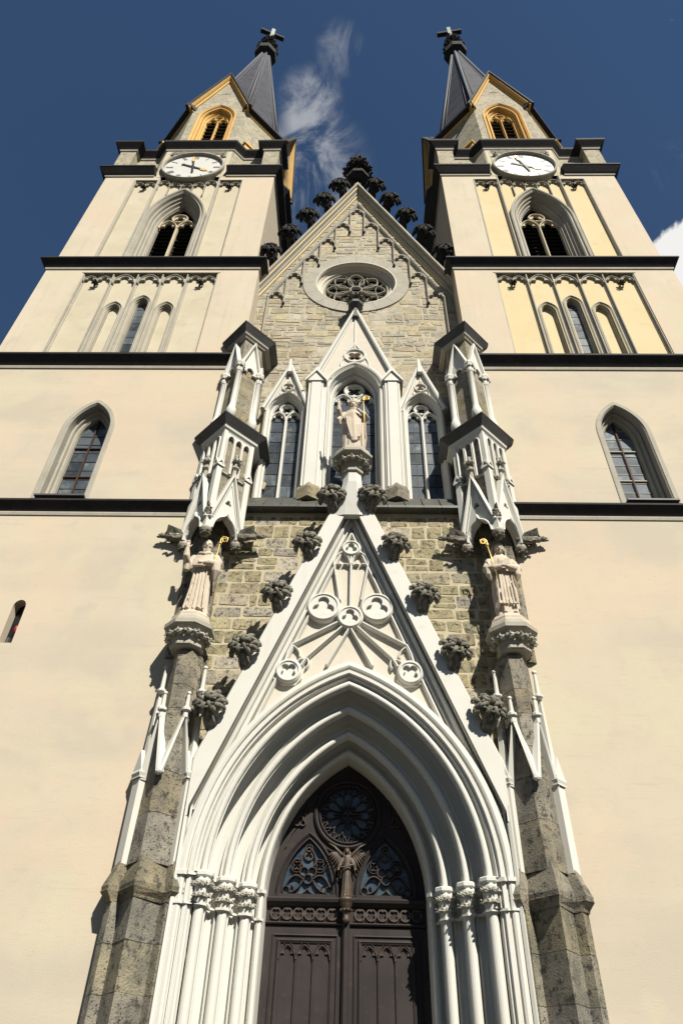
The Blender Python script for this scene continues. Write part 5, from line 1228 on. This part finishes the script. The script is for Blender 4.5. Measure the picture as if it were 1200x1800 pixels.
def head(mb, c, R, face, beard=0.0):
    """egg-shaped head with brow, nose, mouth, ears; R = half height"""
    f = Vector(face).normalized(); up = Vector((0, 0, 1)); up = (up-f*up.dot(f)).normalized(); r = f.cross(up); c = Vector(c)
    rot = Matrix((r, f, up)).transposed()
    mb.blob(c, (R*.74, R*.86, R), 3, 0, 1, rot); mb.blob(c+f*R*.22-up*R*.42, (R*.5, R*.56, R*.5), 2, 0, 1, rot)
    P = lambda x, y, z: c+r*x*R+f*y*R+up*z*R
    mb.tube([P(0, .80, .18), P(0, .98, -.08), P(0, 1.02, -.2), P(0, .82, -.26)], [R*.07, R*.10, R*.12, R*.08], 7)
    for s in (-1, 1):
        mb.tube([P(s*.12, .84, .2), P(s*.34, .78, .24), P(s*.55, .58, .16)], [R*.09, R*.10, R*.07], 6)          # brow
        mb.blob(P(s*.30, .74, .02), (R*.13, R*.09, R*.075), 2, 0, 1, rot); mb.blob(P(s*.40, .60, -.24), (R*.22, R*.22, R*.2), 2, 0, 1, rot)
        mb.blob(P(s*.74, -.02, -.04), (R*.08, R*.16, R*.24), 2, 0, 1, rot)
    mb.tube([P(-.22, .76, -.48), P(0, .86, -.46), P(.22, .76, -.48)], [R*.05, R*.075, R*.05], 6); mb.tube([P(-.17, .74, -.60), P(0, .82, -.60), P(.17, .74, -.60)], [R*.05, R*.07, R*.05], 6)
    mb.blob(P(0, .66, -.80), (R*.24, R*.18, R*.18), 2, 0, 1, rot)
    if beard:
        rnd = random.Random(5)
        for i in range(26):
            x = rnd.uniform(-.5, .5); z0 = -.45-rnd.random()*.3
            mb.tube([P(x, .62-abs(x)*.4, z0), P(x*.9, .74-abs(x)*.3, z0-beard*.4), P(x*.6, .58, z0-beard*(1-abs(x)*.8))], [R*.13, R*.12, R*.03], 5)
    return rot
def tr(mb, M4): mb.v = [tuple(M4 @ Vector(v)) for v in mb.v]
def crosier(name, pts_staff, top, R, label, mirror_=1, nub=True):
    """gilded pastoral staff: shaft, knop and curled crook"""
    root = thing(name, pts_staff[0], label, 'crosier')
    mb = MB(); mb.tube(pts_staff, .015, 7); mb.build('staff', 'gold', root)
    t = Vector(top); mb = MB(); mb.blob(t, (.045, .045, .05), 2); mb.build('knop', 'gold', root)
    sp = []
    for i in range(34):
        a = i/33*2*pi*1.45; rr = R*(1-.72*i/33)
        sp.append((t.x+mirror_*(R*.75-rr*cos(a)) if False else t.x+mirror_*(R-rr*cos(a))-mirror_*R*.0, t.y, t.z+R*1.1+rr*sin(a)))
    sp = [(t.x, t.y, t.z), (t.x, t.y, t.z+R*.6)]+sp
    mb = MB(); mb.tube(sp, [.017-.008*i/len(sp) for i in range(len(sp))], 8)
    if nub:
        for i in range(6, 30, 5): q = Vector(sp[i]); cc = Vector((t.x+mirror_*R, t.y, t.z+R*1.1)); mb.blob(q+(q-cc).normalized()*.024, .016, 1, .2, i)
    mb.build('crook', 'gold', root); return root

# bishop above the portal gable
H0 = Vector((0.0, -.44, 16.01)); S = 1.30
bis = thing('statue', H0, 'pale stone bishop statue in a tall mitre, hand raised, standing above the portal gable', 'statue')
mb = MB()
robe(mb, [(0, .23, .17, 0, 0, .16), (.25, .225, .17, 0, 0, .15), (.7, .22, .16, 0, 0, .10), (1.0, .205, .15, .0, 0, .07), (1.25, .22, .14, 0, 0, .04), (1.40, .20, .12, 0, 0, .02), (1.47, .09, .085, 0, -.01, 0)], (5, 7, 9, 12), 48, 3)
robe(mb, [(.16, .26, .14, 0, .04, .10), (.6, .29, .15, .02, .04, .10), (1.0, .28, .15, .02, .03, .06), (1.3, .245, .15, 0, .02, .03), (1.42, .17, .12, 0, .0, .0)], (4, 6, 9), 48, 9)
# chasuble drape falling to a point
mb.loft([[(x, y-.02, z) for x, y, z in r] for r in [[(-.20, -.10, 1.22), (0, -.19, 1.25), (.20, -.10, 1.22), (.12, .0, 1.2)], [(-.21, -.12, .9), (0.02, -.21, .9), (.20, -.12, .9), (.1, 0, .9)], [(-.13, -.15, .5), (.04, -.215, .45), (.17, -.14, .52), (.05, 0, .5)], [(-.02, -.18, .26), (.05, -.2, .22), (.11, -.17, .28), (.05, -.05, .28)]]], True, True)
for i in range(7):
    x = -.16+i*.055; mb.tube([(x, -.175-.02*sin(i), 1.1-.05*i), (x+.03, -.20, .8), (x*.6+.06, -.205, .36)], [.018, .022, .015], 6)
rot = head(mb, (0, -.06, 1.585), .128, (.05, -1, -.25), .75)
mb.tube([(-.20, 0, 1.36), (-.31, -.05, 1.17), (-.335, -.17, 1.33), (-.34, -.20, 1.44)], [.085, .085, .065, .042], 9); mb.tube([(-.31, -.05, 1.16), (-.33, -.10, 1.05), (-.30, -.06, .92)], [.07, .06, .03], 8)
hand(mb, (-.34, -.205, 1.45), (-.05, -.08, 1), 1, .2, .35, (0, .8, .1))
mb.tube([(.20, 0, 1.36), (.30, -.06, 1.16), (.24, -.19, 1.17), (.17, -.22, 1.20)], [.085, .08, .06, .04], 9)
hand(mb, (.15, -.225, 1.215), (-.5, -.1, .8), -1, .18, 1.0, (.2, -1, .3))
mb.box(-.25, .25, -.18, .18, -.03, .02)
tr(mb, Matrix.Translation(H0) @ Matrix.Scale(S, 4)); me = remesh(mb, 'body', 'statue_stone', .018, 1)
o = link('body', me, bis, H0); o.location = -H0
mb = MB(); c = Vector((0, -.035, 1.60)); 
rings = []
for z, rx, ry in ((.04, .118, .125), (.10, .125, .13), (.18, .120, .11), (.26, .085, .06), (.31, .03, .02)): rings.append([(rx*cos(2*pi*i/20), -.035+ry*sin(2*pi*i/20), 1.60+z) for i in range(20)])
mb.loft(rings, True, True); mb.lathe(0, -.035, [(.128, 1.635), (.138, 1.64), (.138, 1.675), (.128, 1.68)], 20, 0)
mb.box(-.014, .014, -.17, -.14, 1.66, 1.83)
tr(mb, Matrix.Translation(H0) @ Matrix.Scale(S, 4)); mb.build('mitre', 'statue_stone', bis)
crosier('crosier', [tuple(H0+Vector((.27, -.20, .30))*S), tuple(H0+Vector((.245, -.24, 1.2))*S), tuple(H0+Vector((.23, -.22, 1.62))*S)], H0+Vector((.23, -.22, 1.62))*S, .10, 'gilded crosier held by the mitred bishop statue above the portal gable', 1)

# bearded monk on the left pier
H1 = Vector((-3.66, -.43, 10.49)); S = 1.27
mk = thing('statue', H1, 'pale stone bearded monk statue with raised hand on the left pier', 'statue')
mb = MB()
robe(mb, [(0, .26, .19, 0, 0, .12), (.1, .235, .18, 0, 0, .12), (.6, .20, .155, 0, 0, .08), (1.0, .19, .145, 0, 0, .05), (1.25, .215, .14, 0, 0, .03), (1.40, .19, .12, 0, 0, .0), (1.48, .085, .08, 0, -.01, 0)], (5, 7, 8, 11), 48, 14)
robe(mb, [(1.02, .235, .165, 0, 0, .03), (1.12, .24, .17, 0, 0, .03), (1.32, .21, .14, 0, 0, .01), (1.43, .10, .09, 0, 0, 0)], (3, 5), 40, 2)          # shoulder cape
mb.tube([(-.12, 0, 1.45), (-.10, -.10, 1.40), (0, -.14, 1.36), (.10, -.10, 1.40), (.12, 0, 1.45), (0, .12, 1.48), (-.12, 0, 1.45)], .035, 8)      # hood lying round the neck
for i in range(5): x = -.12+i*.06; mb.tube([(x*1.0, -.145, .98), (x*1.15, -.165, .5), (x*1.5, -.195, .03)], [.014, .018, .026], 6)
head(mb, (.02, -.07, 1.60), .135, (.15, -1, -.28), .8)
mb.tube([(-.20, 0, 1.36), (-.30, -.06, 1.12), (-.33, -.19, 1.27), (-.33, -.22, 1.42)], [.085, .095, .075, .045], 9); mb.tube([(-.30, -.06, 1.10), (-.31, -.08, .98)], [.09, .05], 8)
hand(mb, (-.33, -.225, 1.43), (-.02, -.05, 1), 1, .2, .3, (0, .9, .1))
mb.tube([(.20, 0, 1.36), (.30, -.08, 1.14), (.16, -.22, 1.07), (.06, -.25, 1.06)], [.085, .095, .07, .042], 9); mb.tube([(.27, -.12, 1.10), (.29, -.13, .92), (.27, -.10, .72)], [.10, .09, .02], 8)
hand(mb, (.04, -.25, 1.06), (-1, -.1, .02), -1, .18, .6, (0, -1, .2))
mb.box(-.16, .05, -.26, -.20, .98, 1.16)
for sx in (-.1, .1): mb.blob((sx, -.2, .02), (.05, .1, .035), 2)
tr(mb, Matrix.Translation(H1) @ Matrix.Scale(S, 4)); me = remesh(mb, 'body', 'statue_stone', .016, 1); o = link('body', me, mk, H1); o.location = -H1
crosier('crosier', [tuple(H1+Vector((.22, -.16, .9))*S), tuple(H1+Vector((.24, -.12, 1.3))*S), tuple(H1+Vector((.26, -.08, 1.66))*S)], H1+Vector((.26, -.08, 1.68))*S, .10, 'gilded curled crosier beside the bearded monk statue on the left pier', 1)

# veiled nun on the right pier
H2_ = Vector((3.70, -.43, 10.49)); S = 1.27
nn = thing('statue', H2_, 'pale stone veiled nun statue with folded arms on the right pier', 'statue')
mb = MB()
robe(mb, [(0, .205, .16, 0, 0, .20), (.15, .20, .16, 0, 0, .18), (.6, .20, .155, 0, 0, .13), (1.0, .19, .145, 0, 0, .07), (1.25, .205, .135, 0, 0, .03), (1.40, .185, .12, 0, 0, .0), (1.48, .085, .08, 0, -.01, 0)], (5, 7, 9, 12), 48, 24)
robe(mb, [(.20, .225, .17, 0, .01, .10), (.6, .225, .165, 0, .01, .09), (.98, .205, .15, 0, .01, .05)], (4, 6, 9), 48, 7)
robe(mb, [(1.16, .265, .165, 0, 0, .02), (1.26, .255, .165, 0, 0, .01), (1.38, .20, .14, 0, 0, .0), (1.46, .10, .10, 0, 0, 0)], (3, 5), 40, 2)
for i in range(6): x = -.14+i*.055; mb.tube([(x, -.15, .95), (x*1.1, -.175, .55), (x*1.2, -.19, .22)], [.016, .02, .024], 6)
head(mb, (0, -.09, 1.58), .12, (-.03, -1, -.25))
# veil
rings = []
for z, rx, ry, cy in ((1.75, .03, .03, -.0), (1.72, .10, .10, .0), (1.62, .150, .135, .02), (1.5, .165, .13, .03), (1.38, .175, .12, .04), (1.26, .17, .10, .06)):
    rings.append([(rx*cos(a), cy+ry*sin(a), z) for a in [radians(-38+256*i/24) for i in range(25)]]+[(rx*.86*cos(a), cy+ry*.86*sin(a), z) for a in [radians(218-256*i/24) for i in range(25)]])
mb.loft(rings, True, True)
for sx in (-1, 1):
    mb.tube([(sx*.20, 0, 1.34), (sx*.29, -.06, 1.10), (sx*.16, -.21, 1.03), (sx*.05, -.245, 1.05)], [.08, .095, .075, .045], 9); mb.tube([(sx*.26, -.10, 1.06), (sx*.27, -.12, .92), (sx*.24, -.10, .80)], [.09, .07, .02], 8)
hand(mb, (.03, -.25, 1.06), (-1, -.05, .15), -1, .17, .7, (0, -1, .2)); hand(mb, (-.06, -.26, 1.10), (.5, -.1, .9), 1, .17, .9, (-.2, -1, .1))
mb.box(-.10, .13, -.28, -.235, 1.08, 1.22)
for sx in (-.09, .09): mb.blob((sx, -.17, .03), (.05, .09, .035), 2)
tr(mb, Matrix.Translation(H2_) @ Matrix.Scale(S, 4)); me = remesh(mb, 'body', 'statue_stone', .016, 1); o = link('body', me, nn, H2_); o.location = -H2_
crosier('crosier', [tuple(H2_+Vector((-.14, -.22, .75))*S), tuple(H2_+Vector((-.20, -.24, 1.2))*S), tuple(H2_+Vector((-.24, -.20, 1.58))*S)], H2_+Vector((-.24, -.20, 1.60))*S, .09, 'dull gilded crosier beside the veiled nun statue on the right pier', -1)

# bronze angel on the door mullion
H3_ = Vector((0, 1.38, 5.05)); S = .54
an = thing('statue', H3_, 'small dark bronze winged angel standing on the door transom', 'statue')
mb = MB()
robe(mb, [(0, .22, .16, 0, 0, .16), (.2, .19, .15, 0, 0, .14), (.7, .17, .13, 0, 0, .1), (1.0, .15, .115, 0, 0, .05), (1.25, .17, .11, 0, 0, .02), (1.40, .15, .10, 0, 0, 0), (1.48, .06, .06, 0, 0, 0)], (5, 7, 9), 40, 4)
head(mb, (0, -.03, 1.58), .12, (0, -1, -.1))
mb.blob((0, .02, 1.61), (.125, .115, .13), 2)
for sx in (-1, 1): mb.tube([(sx*.07, .02, 1.62), (sx*.125, .0, 1.5), (sx*.13, -.02, 1.38)], [.05, .055, .03], 7)
for sx in (-1, 1):
    mb.tube([(sx*.15, 0, 1.34), (sx*.26, -.05, 1.08), (sx*.30, -.16, .98)], [.075, .07, .045], 8); hand(mb, (sx*.30, -.17, .97), (sx*.1, -.6, -.5), sx, .18, .5, (0, -.5, 1))
mb.tube([(-.30, -.18, 1.0), (-.1, -.22, .98), (.1, -.2, 1.05), (.28, -.18, 1.08)], [.03, .035, .035, .03], 7)
tr(mb, Matrix.Translation(H3_) @ Matrix.Scale(S, 4)); me = remesh(mb, 'body', 'bronze', .010, 1); o = link('body', me, an, H3_); o.location = -H3_
for sx in (-1, 1):
    mb = MB(Matrix.Translation(H3_) @ Matrix.Scale(S, 4))
    for i in range(9):
        t = i/8; b = Vector((sx*(.12+.30*t), .10, 1.40+.42*t-.25*t*t)); L = .75-.45*t
        d = Vector((sx*(.18+.45*t), 0, -1+.9*t)).normalized()
        mb.loft([[tuple(b+d*L*k/4+Vector((sx*(.05*w)*(1-k/5), -.02*(1-abs(w))+.012*i, .03*w))) for w in (-1, 0, 1)] for k in range(5)], False, True, False)
        mb.tube([tuple(b), tuple(b+d*L*.6), tuple(b+d*L)], [.035, .032, .012], 6)
    mb.tube([(sx*.06, .08, 1.30), (sx*.25, .08, 1.55), (sx*.5, .08, 1.78), (sx*.72, .1, 1.90)], [.05, .06, .045, .02], 8)
    mb.build('wing', 'bronze', an)
